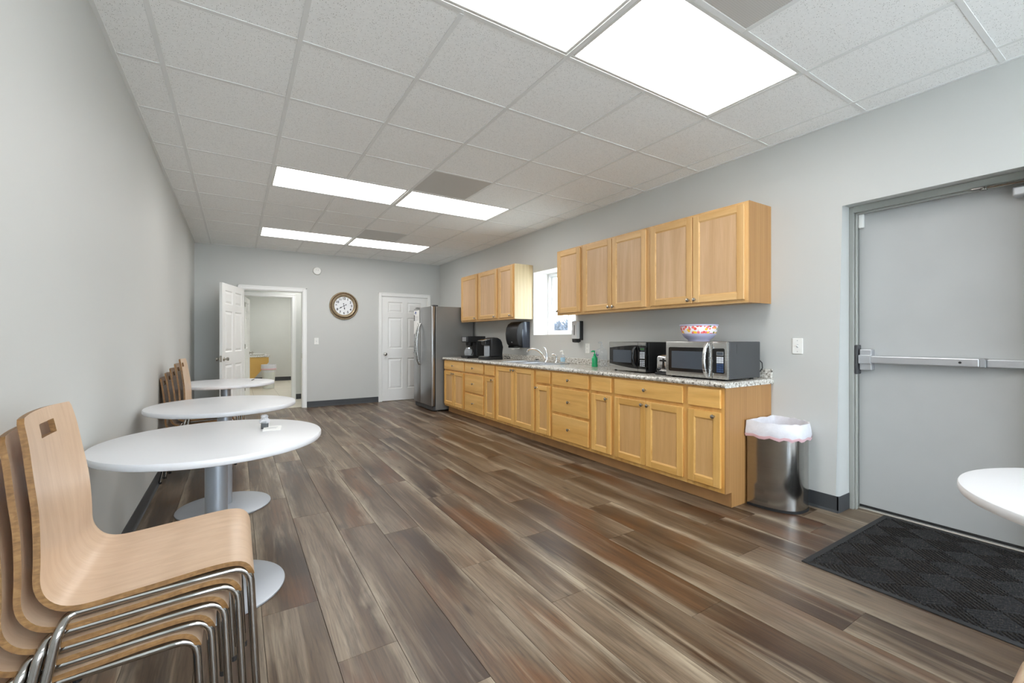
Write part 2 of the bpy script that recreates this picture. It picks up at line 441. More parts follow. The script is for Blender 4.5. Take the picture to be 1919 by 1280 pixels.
# right outer wall: deep, with a door recess and a window recess
RY0, RY1, RZ = 0.36, 1.337, 2.135
WY0, WY1, WZ0, WZ1 = 4.078, 4.969, 1.252, 2.126
b = MB()
TH = 0.32
out = [(YB - .12, 0), (RY0, 0), (RY0, RZ), (RY1, RZ), (RY1, 0), (3.4, 0), (3.4, 2.9), (YB - .12, 2.9)]
A = [b.bm.verts.new((XR, y, z)) for y, z in out]; B = [b.bm.verts.new((XR + TH, y, z)) for y, z in out]
b.bm.faces.new(A); b.bm.faces.new(B[::-1])
for i in range(len(out)): b.bm.faces.new((A[i], B[i], B[(i + 1) % len(out)], A[(i + 1) % len(out)]))
b.bm.edges.ensure_lookup_table()
ed = [b.bm.edges.get((A[i], A[i + 1])) for i in (1, 2, 3)]
bmesh.ops.bevel(b.bm, geom=ed, offset=0.02, segments=4, affect='EDGES', profile=0.5)
b.box(XR, XR + TH, 3.4, WY0, 0, 2.9).box(XR, XR + TH, WY0, WY1, 0, WZ0).box(XR, XR + TH, WY0, WY1, WZ1, 2.9).box(XR, XR + TH, WY1, YF, 0, 2.9)
struct(b.build('wall_right', 'wall_paint', smooth=35))

# cove base
b = MB()
def cove(b, x0, x1, y0, y1, side, z=0.102):
    b.box(x0, x1, y0, y1, 0, z, 0.0015)
    t = .012
    if side == '-y': b.prism([(y0, 0), (y0 - t, 0), (y0 - .004, .006), (y0, .016)], 'x', x0, x1)
    if side == '+x': b.prism([(x1, 0), (x1 + t, 0), (x1 + .004, .006), (x1, .016)], 'y', y0, y1)
    if side == '-x': b.prism([(x0, 0), (x0 - t, 0), (x0 - .004, .006), (x0, .016)], 'y', y0, y1)
cove(b, OX1 + .062, DX0 - .05, YF - .005, YF, '-y'); cove(b, DX1 + .05, XR, YF - .005, YF, '-y'); cove(b, XL, OX0 - .067, YF - .005, YF, '-y')
struct(b.build('baseboard_far', 'cove_base'))
b = MB(); cove(b, XL, XL + .005, YB, YF - .005, '+x'); struct(b.build('baseboard_left', 'cove_base'))
b = MB(); cove(b, XR - .005, XR, RY1, 1.785, '-x', .112); b.box(XR - .005, 3.69, RY1 - .005, RY1 + .012, 0, .112, .002)
cove(b, XR - .005, XR, YB, RY0, '-x'); struct(b.build('baseboard_right', 'cove_base'))

# ------------------------------------------------------------------ suspended ceiling
GX = [0.2714 + .6096 * i for i in range(-1, 6)]; GY = [3.0146 + .6096 * j for j in range(-9, 9)]
xs = [XL] + GX + [XR]; ys = GY + [YF]
root = struct(MB().box(XL, XR, YB, YF, 2.86, 2.9).build('ceiling', 'grid_white'))
lamps = {}
for j in (-7, -3, 2, 6):
    for i in (0, 2): lamps[(i, j)] = 1; lamps[(i + 1, j)] = 1
vents = {(2, -4), (2, 1), (2, 5)}
def tile_mesh(wd, dp): return MB().box(0.004, wd - .004, 0.004, dp - .004, 0, 0.012, 0.002).mesh('ceiling_tile', 'tile')
tm = {}
for a in range(len(xs) - 1):
    for c in range(len(ys) - 1):
        i, j = a - 2 + 0, c - 9
        if (i + 1 - 0, j) in lamps and (xs[a] >= .27): pass
        ci = round((xs[a] - .2714) / .6096)
        if xs[a] < -.5: ci = -2
        if (ci, j) in lamps or (ci, j) in vents: continue
        k = (round(xs[a + 1] - xs[a], 3), round(ys[c + 1] - ys[c], 3))
        if k not in tm: tm[k] = tile_mesh(*k)
        inst(tm[k], 'ceiling_tile', root, (xs[a], ys[c], ZC + .004))
def tee(n, x0, x1, y0, y1, dz=0):
    g = MB().box(x0, x1, y0, y1, ZC + dz, ZC + .004, .0008)
    if x1 - x0 > y1 - y0: g.box(x0, x1, (y0 + y1) / 2 - .001, (y0 + y1) / 2 + .001, ZC + .003, ZC + .03)
    else: g.box((x0 + x1) / 2 - .001, (x0 + x1) / 2 + .001, y0, y1, ZC + .003, ZC + .03)
    return g.build(n, 'grid_white', root)
for x in GX:
    segs = [(YB, YF)]
    if abs(x - GX[2]) < .01 or abs(x - GX[4]) < .01:      # broken where a lamp spans two bays
        segs = []; y = YB
        for j in (-7, -3, 2, 6):
            y0 = 3.0146 + .6096 * j; segs.append((y, y0 - .012)); y = y0 + .6096 + .012
        segs.append((y, YF))
    for y0, y1 in segs: tee('grid_runner', x - .012, x + .012, y0, y1)
for y in GY[1:]:
    for a in range(len(xs) - 1): tee('grid_cross_tee', xs[a] + .0005, xs[a + 1] - .0005, y - .012, y + .012, .0012)
g = MB().box(XL, XL + .02, YB, YF, ZC - .002, ZC + .004).box(XR - .02, XR, YB, YF, ZC - .002, ZC + .004)
g.box(XL, XR, YF - .02, YF, ZC - .002, ZC + .004).box(XL, XR, YB, YB + .02, ZC - .002, ZC + .004).build('wall_angle', 'grid_white', root)

place = {-7: 'added unseen rear', -3: 'nearest', 2: 'middle', 6: 'farthest'}  # rear pair is unseen, added to light the room from behind
for j in (-7, -3, 2, 6):
    for i in (0, 2):
        x0, y0 = .2714 + .6096 * i, 3.0146 + .6096 * j
        t = thing('ceiling_light', f"lit rectangular ceiling light panel, {'left' if i == 0 else 'right'} one of the {place[j]} pair", 'light', (x0, y0, ZC), 0, 'fluorescent ceiling panels')
        W_, D_ = 1.2192, .6096
        f = MB()
        for q in ((.013, W_ - .013, .013, .032), (.013, W_ - .013, D_ - .032, D_ - .013), (.013, .032, .032, D_ - .032), (W_ - .032, W_ - .013, .032, D_ - .032)):
            f.box(*q, .002, .012, .002)
        f.box(.02, W_ - .02, .02, D_ - .02, .09, .1)
        f.build('frame', 'lamp_frame', t)
        MB().box(.03, W_ - .03, .03, D_ - .03, .006, .010).build('diffuser', 'lamp_diffuser', t)
for (i, j), nm in zip(sorted(vents, key=lambda v: v[1]), ('beside the nearest light panels', 'touching the middle light pair', 'touching the farthest light pair')):
    x0, y0 = .2714 + .6096 * i, 3.0146 + .6096 * j
    t = thing('ceiling_vent', f'grey perforated ceiling vent {nm}', 'vent', (x0, y0, ZC), 0, 'perforated ceiling vents')
    MB().box(.014, .5956, .014, .5956, .003, .006).build('perforated_plate', 'perforated', t)
    MB().lathe([(.12, 0), (.12, .1), (.115, .1), (.115, 0)], .305, .305, .008, 32, cap=False).build('duct_collar', 'aluminium', t)

# ------------------------------------------------------------------ six-panel doors
def casing(name, x0, x1, z1, y, out=-1, wd=.058, th=.016, lining=None):
    b = MB()
    ya, yb = (y - th, y) if out < 0 else (y, y + th)
    for (a, c) in ((x0 - wd, x0 + .004), (x1 - .004, x1 + wd)):
        b.box(a, c, ya, yb, 0, z1 + wd, .003)
    b.box(x0 + .004, x1 - .004, ya, yb, z1 - .004, z1 + wd, .003)
    yo = ya - .006 if out < 0 else yb + .006
    for a, c in ((x0 - wd, x0 - wd + .018), (x1 + wd - .018, x1 + wd)): b.box(a, c, min(ya, yo), max(ya, yo) if out < 0 else yo, 0, z1 + wd, .002)
    b.box(x0 - wd, x1 + wd, min(ya, yo), max(ya, yo), z1 + wd - .018, z1 + wd, .002)
    if lining:
        l0, l1 = lining
        b.box(x0 - .001, x0 + .015, l0, l1, 0, z1).box(x1 - .015, x1 + .001, l0, l1, 0, z1).box(x0, x1, l0, l1, z1 - .015, z1 + .001)
    return struct(b.build(name, 'white_paint'))
def knob_mesh(d=1):
    g = MB(); g.lathe([(.03, 0), (.032, .004), (.028, .009), (.012, .012), (.011, .03), (.022, .036), (.028, .048), (.026, .060), (.014, .067), (0, .068)], n=20, axis='y')
    if d < 0: g.xf(Matrix.Scale(-1, 4, (0, 1, 0)))
    return g.mesh('knob', 'nickel', 40)
def six_panel(name, W_, H_, loc, rz, knob_x, mirror=1):
    """slab in local x 0..W, y -.018..018"""
    T = .0175
    zr = [(0, .225), (.815, 1.0), (1.6, 1.7), (1.9, H_)]
    xc = [(0, .115), (W_ / 2 - .05, W_ / 2 + .05), (W_ - .115, W_)]
    b = MB()
    for a, c in xc: b.box(a, c, -T, T, 0, H_)
    for a, c in zr:
        b.box(xc[0][1], xc[1][0], -T, T, a, c).box(xc[1][1], xc[2][0], -T, T, a, c)
    d = struct(b.build(name, 'white_paint')); d.location = loc; d.rotation_euler = (0, 0, rz)
    for z0, z1 in ((.225, .815), (1.0, 1.6), (1.7, 1.9)):
        for x0, x1 in ((xc[0][1], xc[1][0]), (xc[1][1], xc[2][0])):
            p = MB()
            def rect(m, y): return [(x0 + m, y, z0 + m), (x1 - m, y, z0 + m), (x1 - m, y, z1 - m), (x0 + m, y, z1 - m)]
            p.loops([rect(0, -T), rect(.012, -T + .011), rect(.022, -T + .011), rect(.048, -T + .002)], cap0=False)
            p.loops([rect(0, T), rect(.012, T - .011), rect(.022, T - .011), rect(.048, T - .002)], cap0=False)
            p.build('door_panel', 'white_paint', d)
    inst(knob_mesh(-1), 'knob', d, (knob_x, -T, .9)); inst(knob_mesh(1), 'knob', d, (knob_x, T, .9))
    e = MB()
    for z in (.2, 1.0, 1.8): e.tube([(-.006, -T - .004, z), (-.006, -T - .004, z + .09)], .006)
    e.build('hinge', 'nickel', d)
    return d
casing('trim_1', DX0, DX1, DZ, YF, lining=(YF, YF + .115))
six_panel('door_1', .895, 2.0, (DX0 + .016, YF + .03, .008), 0, .055)
casing('trim_2', OX0, OX1, OZ, YF, lining=(YF - .001, YF + .115))
ang = math.atan2(7.44 - 8.285, -.19 - .092)
d2 = six_panel('door_2', .885, 2.0, (.094, 8.268, .008), ang, .83)
MB().box(.8852, .8862, -.012, .012, .86, .95).build('latch_plate', 'nickel', d2)
MB().box(OX1 - .017, OX1 - .0145, YF + .02, YF + .05, .86, .95).build('strike_plate', 'nickel', bpy.data.objects['trim_2'])

# ------------------------------------------------------------------ hall and washroom beyond the open door
Y2, Y3 = 9.556, 13.98
BX0, BX1 = 0.10, 0.945
b = MB(); b.box(-.6, BX0, Y2, Y2 + .115, 0, 2.6).box(BX0, BX1, Y2, Y2 + .115, 2.02, 2.6).box(BX1, 3.7, Y2, Y2 + .115, 0, 2.6)
struct(b.build('wall_hall', 'wall_paint_hall'))
b = MB(); b.box(-.72, -.6, YF + .115, Y3, 0, 2.6).box(3.7, 3.8, YF + .115, Y3, 0, 2.6).box(2.4, 2.5, Y2 + .115, Y3, 0, 2.6); struct(b.build('wall_hall_sides', 'wall_paint_hall'))
struct(MB().box(-.6, 2.4, Y3, Y3 + .1, 0, 2.6).build('wall_washroom_back', 'wall_paint_hall')); struct(MB().box(-.6, .058, Y2 + .115, Y3, 0, 2.6).build('wall_washroom_left', 'wall_paint_hall'))
struct(MB().box(-.72, 3.8, YF + .115, Y3 + .1, 2.6, 2.7).build('ceiling_hall', 'grid_white'))
casing('trim_3', BX0, BX1, 2.02, Y2, lining=(Y2, Y2 + .115))
b = MB(); cove(b, BX1 + .06, 3.7, Y2 - .005, Y2, '-y'); cove(b, .06, 2.4, Y3 - .005, Y3, '-y', .11); struct(b.build('baseboard_hall', 'cove_base'))
d3 = six_panel('door_4', .82, 2.0, (BX0 + .022, Y2 + .135, .008), math.radians(83), .76)
root = struct(MB().box(-.72, 3.8, YF + .115, Y3 + .1, -.03, -.008).build('floor_hall', 'sub_floor'))
plain('floor_tile_mat', srgb(212, 206, 192), 0.4, var=0.05, vs=2)
ft = MB().box(.0015, .4555, .0015, .4555, -.008, 0, .001).mesh('floor_tile', 'floor_tile_mat')
y = YF + .113
while y < Y3:
    x = -.6
    while x < (3.6 if y < 9.3 else 2.3): inst(ft, 'floor_tile', root, (x, y, 0)); x += .457
    y += .457
def added_lamp(label, x, y):  # unseen lamps added to brighten the hall and washroom
    t = thing('hall_fill_light', label, 'light', (x, y, 2.6))
    MB().box(-.6, .6, -.3, .3, -.04, 0, .01).build('housing', 'lamp_frame', t)
    MB().box(-.57, .57, -.27, .27, -.052, -.0405, .005).build('diffuser', 'fill_diffuser', t)
added_lamp('added unseen long ceiling light in the hall behind the open door', 1.45, 8.98)
added_lamp('added unseen long ceiling light in the washroom beyond the hall', 1.3, 11.2); added_lamp('second added unseen ceiling light deeper in the washroom', 1.3, 12.8)

t = thing('washroom_vanity', 'yellow wood washroom vanity with speckled counter and slanted end panel', 'vanity', (.06, 12.2, 0))
MB().prism([(0, .15), (.24, .15), (.62, .62), (.62, .745), (0, .745)], 'y', 0, .02).build('end_panel', 'vanity_wood', t)
MB().box(0, .66, -.02, 1.5, .746, .79, .008, 2).build('counter', 'granite', t)
MB().lathe([(.20, .0), (.23, .028), (.235, .03), (.22, .02), (.15, .006), (0, .004)], .33, .32, .79, 28).build('wash_basin', 'white_plastic', t)
MB().box(.02, .60, .3, 1.5, .62, .74).build('apron', 'vanity_wood', t)
t = thing('waste_bin', 'small off-white plastic waste bin beside the washroom vanity', 'bin', (.665, 11.98, 0))
MB().lathe([(.115, 0), (.12, .01), (.155, .56), (.15, .56), (.117, .02), (0, .02)], n=28).build('bucket', 'bath_bin', t)
MB().lathe([(.158, .46), (.166, .47), (.163, .575), (.148, .575), (.146, .40)], n=28, cap=False).build('liner', 'bin_liner', t)
MB().lathe([(.162, .45), (.170, .46), (.166, .485)], n=28, cap=False).build('drawstring', 'liner_pink', t)

# ------------------------------------------------------------------ grey steel exit door
DXF = 3.77
b = MB()
def jamb(y0, y1, sgn):
    b.box(3.69, 3.85, y0, y1, 0, 2.135)
jy = .027
b.box(3.69, 3.85, RY1 - jy, RY1, 0, RZ - .002, .002).box(3.69, 3.85, RY0, RY0 + jy, 0, RZ - .002, .002).box(3.69, 3.85, RY0 + jy, RY1 - jy, RZ - .045, RZ - .001, .002)
b.box(3.71, 3.735, RY1 - jy - .012, RY1 - jy, 0, RZ - .045, .003).box(3.71, 3.735, RY0 + jy, RY0 + jy + .012, 0, RZ - .045, .003).box(3.71, 3.735, RY0 + jy, RY1 - jy, RZ - .058, RZ - .045, .003)
struct(b.build('trim_4', 'frame_paint'))
d = struct(MB().box(DXF, DXF + .045, RY0 + jy + .003, RY1 - jy - .003, .016, RZ - .048, .002).build('door_3', 'door_paint'))
MB().box(3.742, 3.84, RY0 + jy, RY1 - jy, 0, .012, .003).build('threshold', 'threshold_metal', d)
MB().box(DXF - .005, DXF, RY0 + jy + .01, RY1 - jy - .01, .014, .03).build('door_sweep', 'rubber', d)
h = MB().box(DXF - .055, DXF, 1.215, 1.285, .985, 1.13, .006, 2).box(DXF - .075, DXF - .055, 1.215, 1.285, 1.03, 1.09, .004, 2).build('latch_case', 'aluminium', d)
MB().box(3.70, 3.765, RY1 - jy - .02, RY1 - jy, .955, 1.16, .006, 2).build('strike_cover', 'dark_grey', d)
pb = MB().box(DXF - .075, DXF - .004, .70, 1.215, 1.036, 1.085, .005, 2).build('push_bar', 'aluminium', d)
MB().box(DXF - .077, DXF - .004, .675, .70, 1.034, 1.087, .004).build('bar_end_cap', 'mid_grey', pb)
MB().lathe([(0, -.002), (.007, -.002), (.007, 0)], DXF - .075, .78, 1.06, 12, 'x').build('keyhole', 'black_plastic', pb)
MB().box(DXF - .05, DXF - .004, .40, .675, 1.036, 1.082, .004, 2).build('bar_rail', 'aluminium', d)
MB().box(DXF - .07, DXF, .40, .575, 2.0, 2.06, .012, 3).build('closer_body', 'aluminium', d)
MB().tube([(3.69, .68, 2.082), (3.66, .66, 2.075), (3.66, .45, 2.066), (3.70, .43, 2.062)], .009, 8).lathe([(.016, 0), (.016, .02)], 3.69, .68, 2.068, 14).box(3.675, 3.70, .63, .73, 2.078, 2.089, .002).build('closer_arm', 'dark_chrome', d)
MB().box(DXF - .03, DXF, 1.272, 1.302, 1.985, 2.083, .006, 2).build('door_sensor', 'white_plastic', d)

# ------------------------------------------------------------------ window
wn = struct(bpy.data.objects.new('window_1', None)); COL.objects.link(wn); wn.location = (3.775, WY0, WZ0)
W_, H_ = WY1 - WY0, WZ1 - WZ0
def ring(b, x0, x1, y0, y1, z0, z1, t, bev=.003):
    b.box(x0, x1, y0, y0 + t, z0, z1, bev).box(x0, x1, y1 - t, y1, z0, z1, bev).box(x0, x1, y0 + t, y1 - t, z0, z0 + t, bev).box(x0, x1, y0 + t, y1 - t, z1 - t, z1, bev); return b
ring(MB(), 0, .07, 0.002, W_ - .002, .002, H_ - .002, .035).build('window_frame', 'window_vinyl', wn)
s1 = ring(MB(), .012, .04, .036, W_ / 2 + .02, .036, H_ - .036, .03).build('window_sash', 'window_vinyl', wn)
s2 = ring(MB(), .042, .066, W_ / 2 - .02, W_ - .036, .036, H_ - .036, .03).build('window_sash', 'window_vinyl', wn)
MB().box(.024, .028, .066, W_ / 2 - .01, .066, H_ - .066).build('pane', 'window_glass', s1)
MB().box(.052, .056, W_ / 2 + .01, W_ - .066, .066, H_ - .066).build('pane', 'window_glass', s2)
# lining of the window recess, daylight brightness put into its white
b = MB(); e = .004
b.box(XR - .002, 3.775, WY0, WY0 + e, WZ0, WZ1).box(XR - .002, 3.775, WY1 - e, WY1, WZ0, WZ1).box(XR - .002, 3.775, WY0 + e, WY1 - e, WZ0, WZ0 + e).box(XR - .002, 3.775, WY0 + e, WY1 - e, WZ1 - e, WZ1)
b.build('window_reveal', 'white_paint', wn).location = (-3.775, -WY0, -WZ0)

for n_, (x0, x1) in enumerate(BW):  # assumed windows behind the camera, enlarged so daylight brightens the ceiling
    wb = struct(bpy.data.objects.new(f'window_{n_ + 2}', None)); COL.objects.link(wb); wb.location = (x0, YB - .1, BZ0)
    b = MB(); Wb, Hb = x1 - x0, BZ1 - BZ0
    b.box(0, .04, 0, .06, 0, Hb, .003).box(Wb - .04, Wb, 0, .06, 0, Hb, .003).box(.04, Wb - .04, 0, .06, 0, .04, .003).box(.04, Wb - .04, 0, .06, Hb - .04, Hb, .003).box(Wb / 2 - .02, Wb / 2 + .02, 0, .06, .04, Hb - .04, .003)
    b.build('window_frame', 'window_vinyl', wb)
    for a, c in ((.04, Wb / 2 - .02), (Wb / 2 + .02, Wb - .04)): MB().box(a, c, .028, .032, .04, Hb - .04).build('pane', 'window_glass', wb)
struct(MB().box(-12, 16, -60, YB - .2, -.3, -.2).build('bounce_ground', 'bounce_paving'))  # unseen pale ground added to bounce daylight up to the ceiling
# outside: pale ground brightened to bounce light onto the ceiling, and bare trees
struct(MB().box(3.9, 160, -80, 220, -.9, -.8).build('ground_outside', 'pale_ground'))
def bare_tree(label, x, y, hgt):
    t = thing('bare_tree', label, 'tree', (x, y, -.8), 0, 'bare trees outside the window')
    b = MB()
    def grow(p, dr, L, r, lv):
        q = p + dr * L
        b.tube([p, p + dr * L * .5 + Vector((random.uniform(-1, 1), random.uniform(-1, 1), 0)) * L * .06, q], [r, r * .85, r * .7], 4, False)
        if lv == 0: return
        for _ in range(5 if lv > 1 else 6):
            nd = (dr + Vector((random.uniform(-1, 1), random.uniform(-1, 1), random.uniform(-.1, .7))) * .75).normalized()
            grow(p + (q - p) * random.uniform(.5, 1), nd, L * random.uniform(.55, .8), r * .76, lv - 1)
    for _ in range(4):
        grow(Vector((random.uniform(-.4, .4), random.uniform(-.4, .4), 0)), Vector((random.uniform(-.25, .25), random.uniform(-.25, .25), 1)).normalized(), hgt * .4, .22, 3)
    b.build('branches', 'bark', t)
for k in range(24):
    xt = (31, 37, 44)[k % 3]
    bare_tree('bare grey tree far outside the window', xt, xt / .826 + (k // 3 - 3.5) * 2.7 + random.uniform(-.3, .3), random.uniform(4.0, 4.9) * xt / 37)

# ------------------------------------------------------------------ kitchen cabinets
XF = 2.92      # face of the base cabinets
def knob_cab():
    return MB().lathe([(.008, 0), (.006, -.004), (.005, -.014), (.012, -.018), (.0155, -.022), (.0145, -.028), (.008, -.031), (0, -.032)], n=14, axis='x').mesh('knob', 'nickel', 50)
KN = knob_cab()
def cab_door(par, y0, y1, z0, z1, knob=None, st='oak_v', ra='oak_h', pa='oak_panel', sw=.055):
    d = MB().box(-.02, 0, y0, y0 + sw, z0, z1, .003).box(-.02, 0, y1 - sw, y1, z0, z1, .003).build('door', st, par)
    for a, c in ((z0, z0 + sw), (z1 - sw, z1)): MB().box(-.02, 0, y0 + sw, y1 - sw, a, c, .003).build('rail', ra, d)
    MB().box(-.0125, -.002, y0 + sw - .002, y1 - sw + .002, z0 + sw - .002, z1 - sw + .002).build('panel', pa, d)
    b = MB()      # sloped inner moulding
    def R(m, x): return [(x, y0 + sw + m, z0 + sw + m), (x, y1 - sw - m, z0 + sw + m), (x, y1 - sw - m, z1 - sw - m), (x, y0 + sw + m, z1 - sw - m)]
    b.loops([R(-.001, -.0185), R(.008, -.0126)], False, False); b.build('moulding', ra, d)
    if knob: inst(KN, 'knob', d, (-.02, knob[0], knob[1]))
    return d
def cab_drawer(par, y0, y1, z0, z1, knob=True):
    d = MB().box(-.02, 0, y0, y1, z0, z1, .005, 2).build('drawer_front', 'oak_h', par)
    if knob: inst(KN, 'knob', d, (-.02, (y0 + y1) / 2, (z0 + z1) / 2))
    return d
ZT = .857
def base(label, ya, yb, layout):
    t = thing('base_cabinet', label, 'cabinet', (XF, ya, 0), 0, 'base cabinets along the right wall')
    W_ = yb - ya
    MB().box(0, XR - XF - .002, .0004, W_ - .0004, .107, ZT - .001, .001).build('body', 'oak_v', t)
    m = .022
    if layout == 'drawers3':
        for a, c in ((.706, .842), (.42, .678), (.14, .392)): cab_drawer(t, m, W_ - m, a, c)
    else:
        top = .842
        if layout not in ('sink',):
            cab_drawer(t, m, W_ - m, .706, .842, layout == 'wide'); top = .678
        if layout in ('wide', 'sink'):
            mid = W_ / 2
            cab_door(t, m, mid - .002, .14, top, (mid - .03, top - .03)); cab_door(t, mid + .002, W_ - m, .14, top, (mid + .03, top - .03))
        elif layout == 'near': cab_door(t, m, W_ - m, .14, top, (m + .045, top - .03))
        elif layout == 'far': cab_door(t, m, W_ - m, .14, top, (W_ - m - .02, top - .03))
    return t
i_ = base('honey maple base cabinet at the trash can end, blank drawer over single door', 1.79, 2.095, 'near')
MB().prism([(0, .107), (.074, .107), (.074, 0), (XR - XF - .002, 0), (XR - XF - .002, ZT - .001), (0, ZT - .001)], 'y', -.0065, 0).build('side_panel', 'oak_side', i_)
base('base cabinet with one wide drawer over two doors, under the large microwave', 2.095, 2.85, 'wide')
base('narrow single-door base cabinet between wide two-door unit and three-drawer unit', 2.85, 3.15, 'near')
base('three-drawer base cabinet under the small microwave and green soap', 3.15, 3.76, 'drawers3')
base('narrow base cabinet right of the sink doors, knob on its left', 3.76, 4.06, 'far')
base('sink base cabinet with two full-height doors and no drawer', 4.06, 4.965, 'sink')
base('narrow base cabinet just left of the sink doors', 4.965, 5.275, 'near')
base('three-drawer base cabinet under the black single-cup brewer', 5.275, 5.885, 'drawers3')
base('base cabinet beside the fridge, wide drawer over two narrow doors', 5.885, 6.64, 'wide')
TX = 2.994
for y0, y1, lb in ((1.7905, 4.25, 'light wood toe kick board under the near base cabinets'), (4.251, 6.64, 'light wood toe kick board under the base cabinets nearer the fridge')):
    o = MB().box(TX, TX + .012, y0, y1, 0, .1065, .001).box(TX + .012, TX + .03, y0 + .05, y1 - .05, .02, .08).build('toe_kick_board', 'toe_wood'); tag(o, lb, 'toe kick')

# countertop with a cut-out for the sink
t = thing('countertop', 'speckled grey granite-look countertop along the right wall', 'countertop', (0, 0, 0))
SX0, SX1, SY0, SY1 = 3.015, 3.40, 4.11, 4.89
z0, z1 = ZT, .895
prof = [(2.905, z0)] + [(2.88 + .018 - .018 * math.sin(a * PI / 12), z0 + .019 - .019 * math.cos(a * PI / 12)) for a in range(0, 13, 2)] + [(SX0, z1), (SX0, z0)]
b = MB(); b.prism(prof, 'y', 1.765, 6.645)
b.box(SX0, 3.528, 1.765, SY0, z0, z1).box(SX0, 3.528, SY1, 6.645, z0, z1).box(SX1, 3.528, SY0, SY1, z0, z1)
b.build('slab', 'granite', t, smooth=40)
MB().box(3.508, 3.528, 1.77, 6.645, z1, .967, .004, 2).build('backsplash', 'granite', t)

t = thing('kitchen_sink', 'stainless steel double-bowl sink set in the countertop', 'sink', (3.2, 4.5, .895))
b = MB(); x0, x1, y0, y1 = -.21, .235, -.42, .42
for q in ((x0, -.165, y0, y1), (.155, x1, y0, y1), (-.165, .155, y0, -.37), (-.165, .155, .37, y1), (-.165, .155, -.02, .02)): b.box(*q, .0005, .006, .002)
b.build('rim', 'sink_steel', t)
for a, c in ((-.37, -.02), (.02, .37)):
    b = MB()
    def R(m, z): return [(-.165 + m, a + m, z), (.155 - m, a + m, z), (.155 - m, c - m, z), (-.165 + m, c - m, z)]
    b.loops([R(0, .004), R(.006, -.02), R(.012, -.15), R(.03, -.17)], False, True)
    o = b.build('basin', 'sink_steel', t)
    MB().lathe([(.04, 0), (.035, .003), (.02, .001), (0, .001)], -.005, (a + c) / 2, -.1695, 20).build('drain', 'chrome', o)
t = thing('sink_faucet', 'chrome arched kitchen faucet with single lever', 'faucet', (3.395, 4.49, .901))
MB().lathe([(.03, 0), (.028, .006), (.022, .012), (.018, .03), (.017, .11), (.013, .125), (0, .13)], n=20).build('body', 'chrome', t, 40)
MB().tube([(-.005, .005, .03), (-.03, .04, .09), (-.06, .085, .14), (-.09, .13, .165), (-.115, .17, .17), (-.135, .205, .16), (-.145, .222, .145), (-.147, .226, .125)], [.013, .012, .0115, .011, .011, .011, .011, .0125], 12).build('spout', 'chrome', t, 60)
MB().tube([(0, 0, .115), (.004, .012, .145), (.004, .035, .175), (.002, .065, .19)], [.012, .009, .008, .006], 10).build('lever', 'chrome', t, 60)
t = thing('sink_sprayer', 'small chrome side sprayer right of the faucet', 'sprayer', (3.43, 4.33, .901))
MB().lathe([(.022, 0), (.02, .006), (.014, .014), (.012, .06), (.015, .085), (0, .09)], n=16).build('base', 'chrome', t, 40)
MB().tube([(0, 0, .07), (-.004, .006, .09), (-.02, .03, .104), (-.032, .048, .10)], [.012, .013, .012, .01], 10).build('spray_head', 'chrome', t, 60)
t = thing('sink_strainer', 'metal sink strainer with dark knob on the sink rim', 'strainer', (3.405, 4.72, .901))
MB().lathe([(.03, 0), (.04, .012), (.042, .014), (.03, .008), (.0, .006)], n=20).build('basket', 'chrome', t, 40)
MB().lathe([(.006, .006), (.006, .02), (.022, .022), (.022, .03), (0, .032)], n=16).build('knob', 'black_plastic', t)

# upper cabinets
XU = 3.225
def upper(label, ya, yb, doors, end=None):
    t = thing('wall_cabinet', label, 'cabinet', (XU, ya, 1.474), 0, 'wall cabinets on the right wall')
    W_, H_ = yb - ya, .756
    MB().box(0, XR - XU - .002, .0004, W_ - .0004, .012, H_, .001).build('body', 'oak_up_v', t)
    MB().box(0, .019, .001, W_ - .001, 0, .0118).build('bottom_rail', 'oak_up_h', t)
    m = .026
    if doors == 2:
        mid = W_ / 2
        cab_door(t, m, mid - .004, .024, H_ - .018, (mid - .03, .05), 'oak_up_v', 'oak_up_h', 'oak_up_panel'); cab_door(t, mid + .004, W_ - m, .024, H_ - .018, (mid + .03, .05), 'oak_up_v', 'oak_up_h', 'oak_up_panel')
    else:
        ky = (m + .045) if doors == 'n' else (W_ - m - .02)
        cab_door(t, m, W_ - m, .024, H_ - .018, (ky, .05), 'oak_up_v', 'oak_up_h', 'oak_up_panel')
    if end: MB().box(.0, XR - XU - .002, -.006, 0, 0, H_, .001).build('side_panel', end, t)
    return t
upper('two-door maple wall cabinet at the near end, above the large microwave', 1.79, 2.705, 2, 'oak_side')
upper('two-door maple wall cabinet above the small microwave', 2.705, 3.615, 2)
upper('single-door maple wall cabinet overlapping the right side of the window', 3.615, 4.06, 'f')
upper('maple wall cabinet with pale bare side beside the window', 4.99, 5.42, 'n', 'pale_side')
upper('middle one of the three far wall cabinets left of the window', 5.42, 6.03, 'n')
upper('maple wall cabinet partly above the fridge, leftmost of all', 6.03, 6.64, 'n')

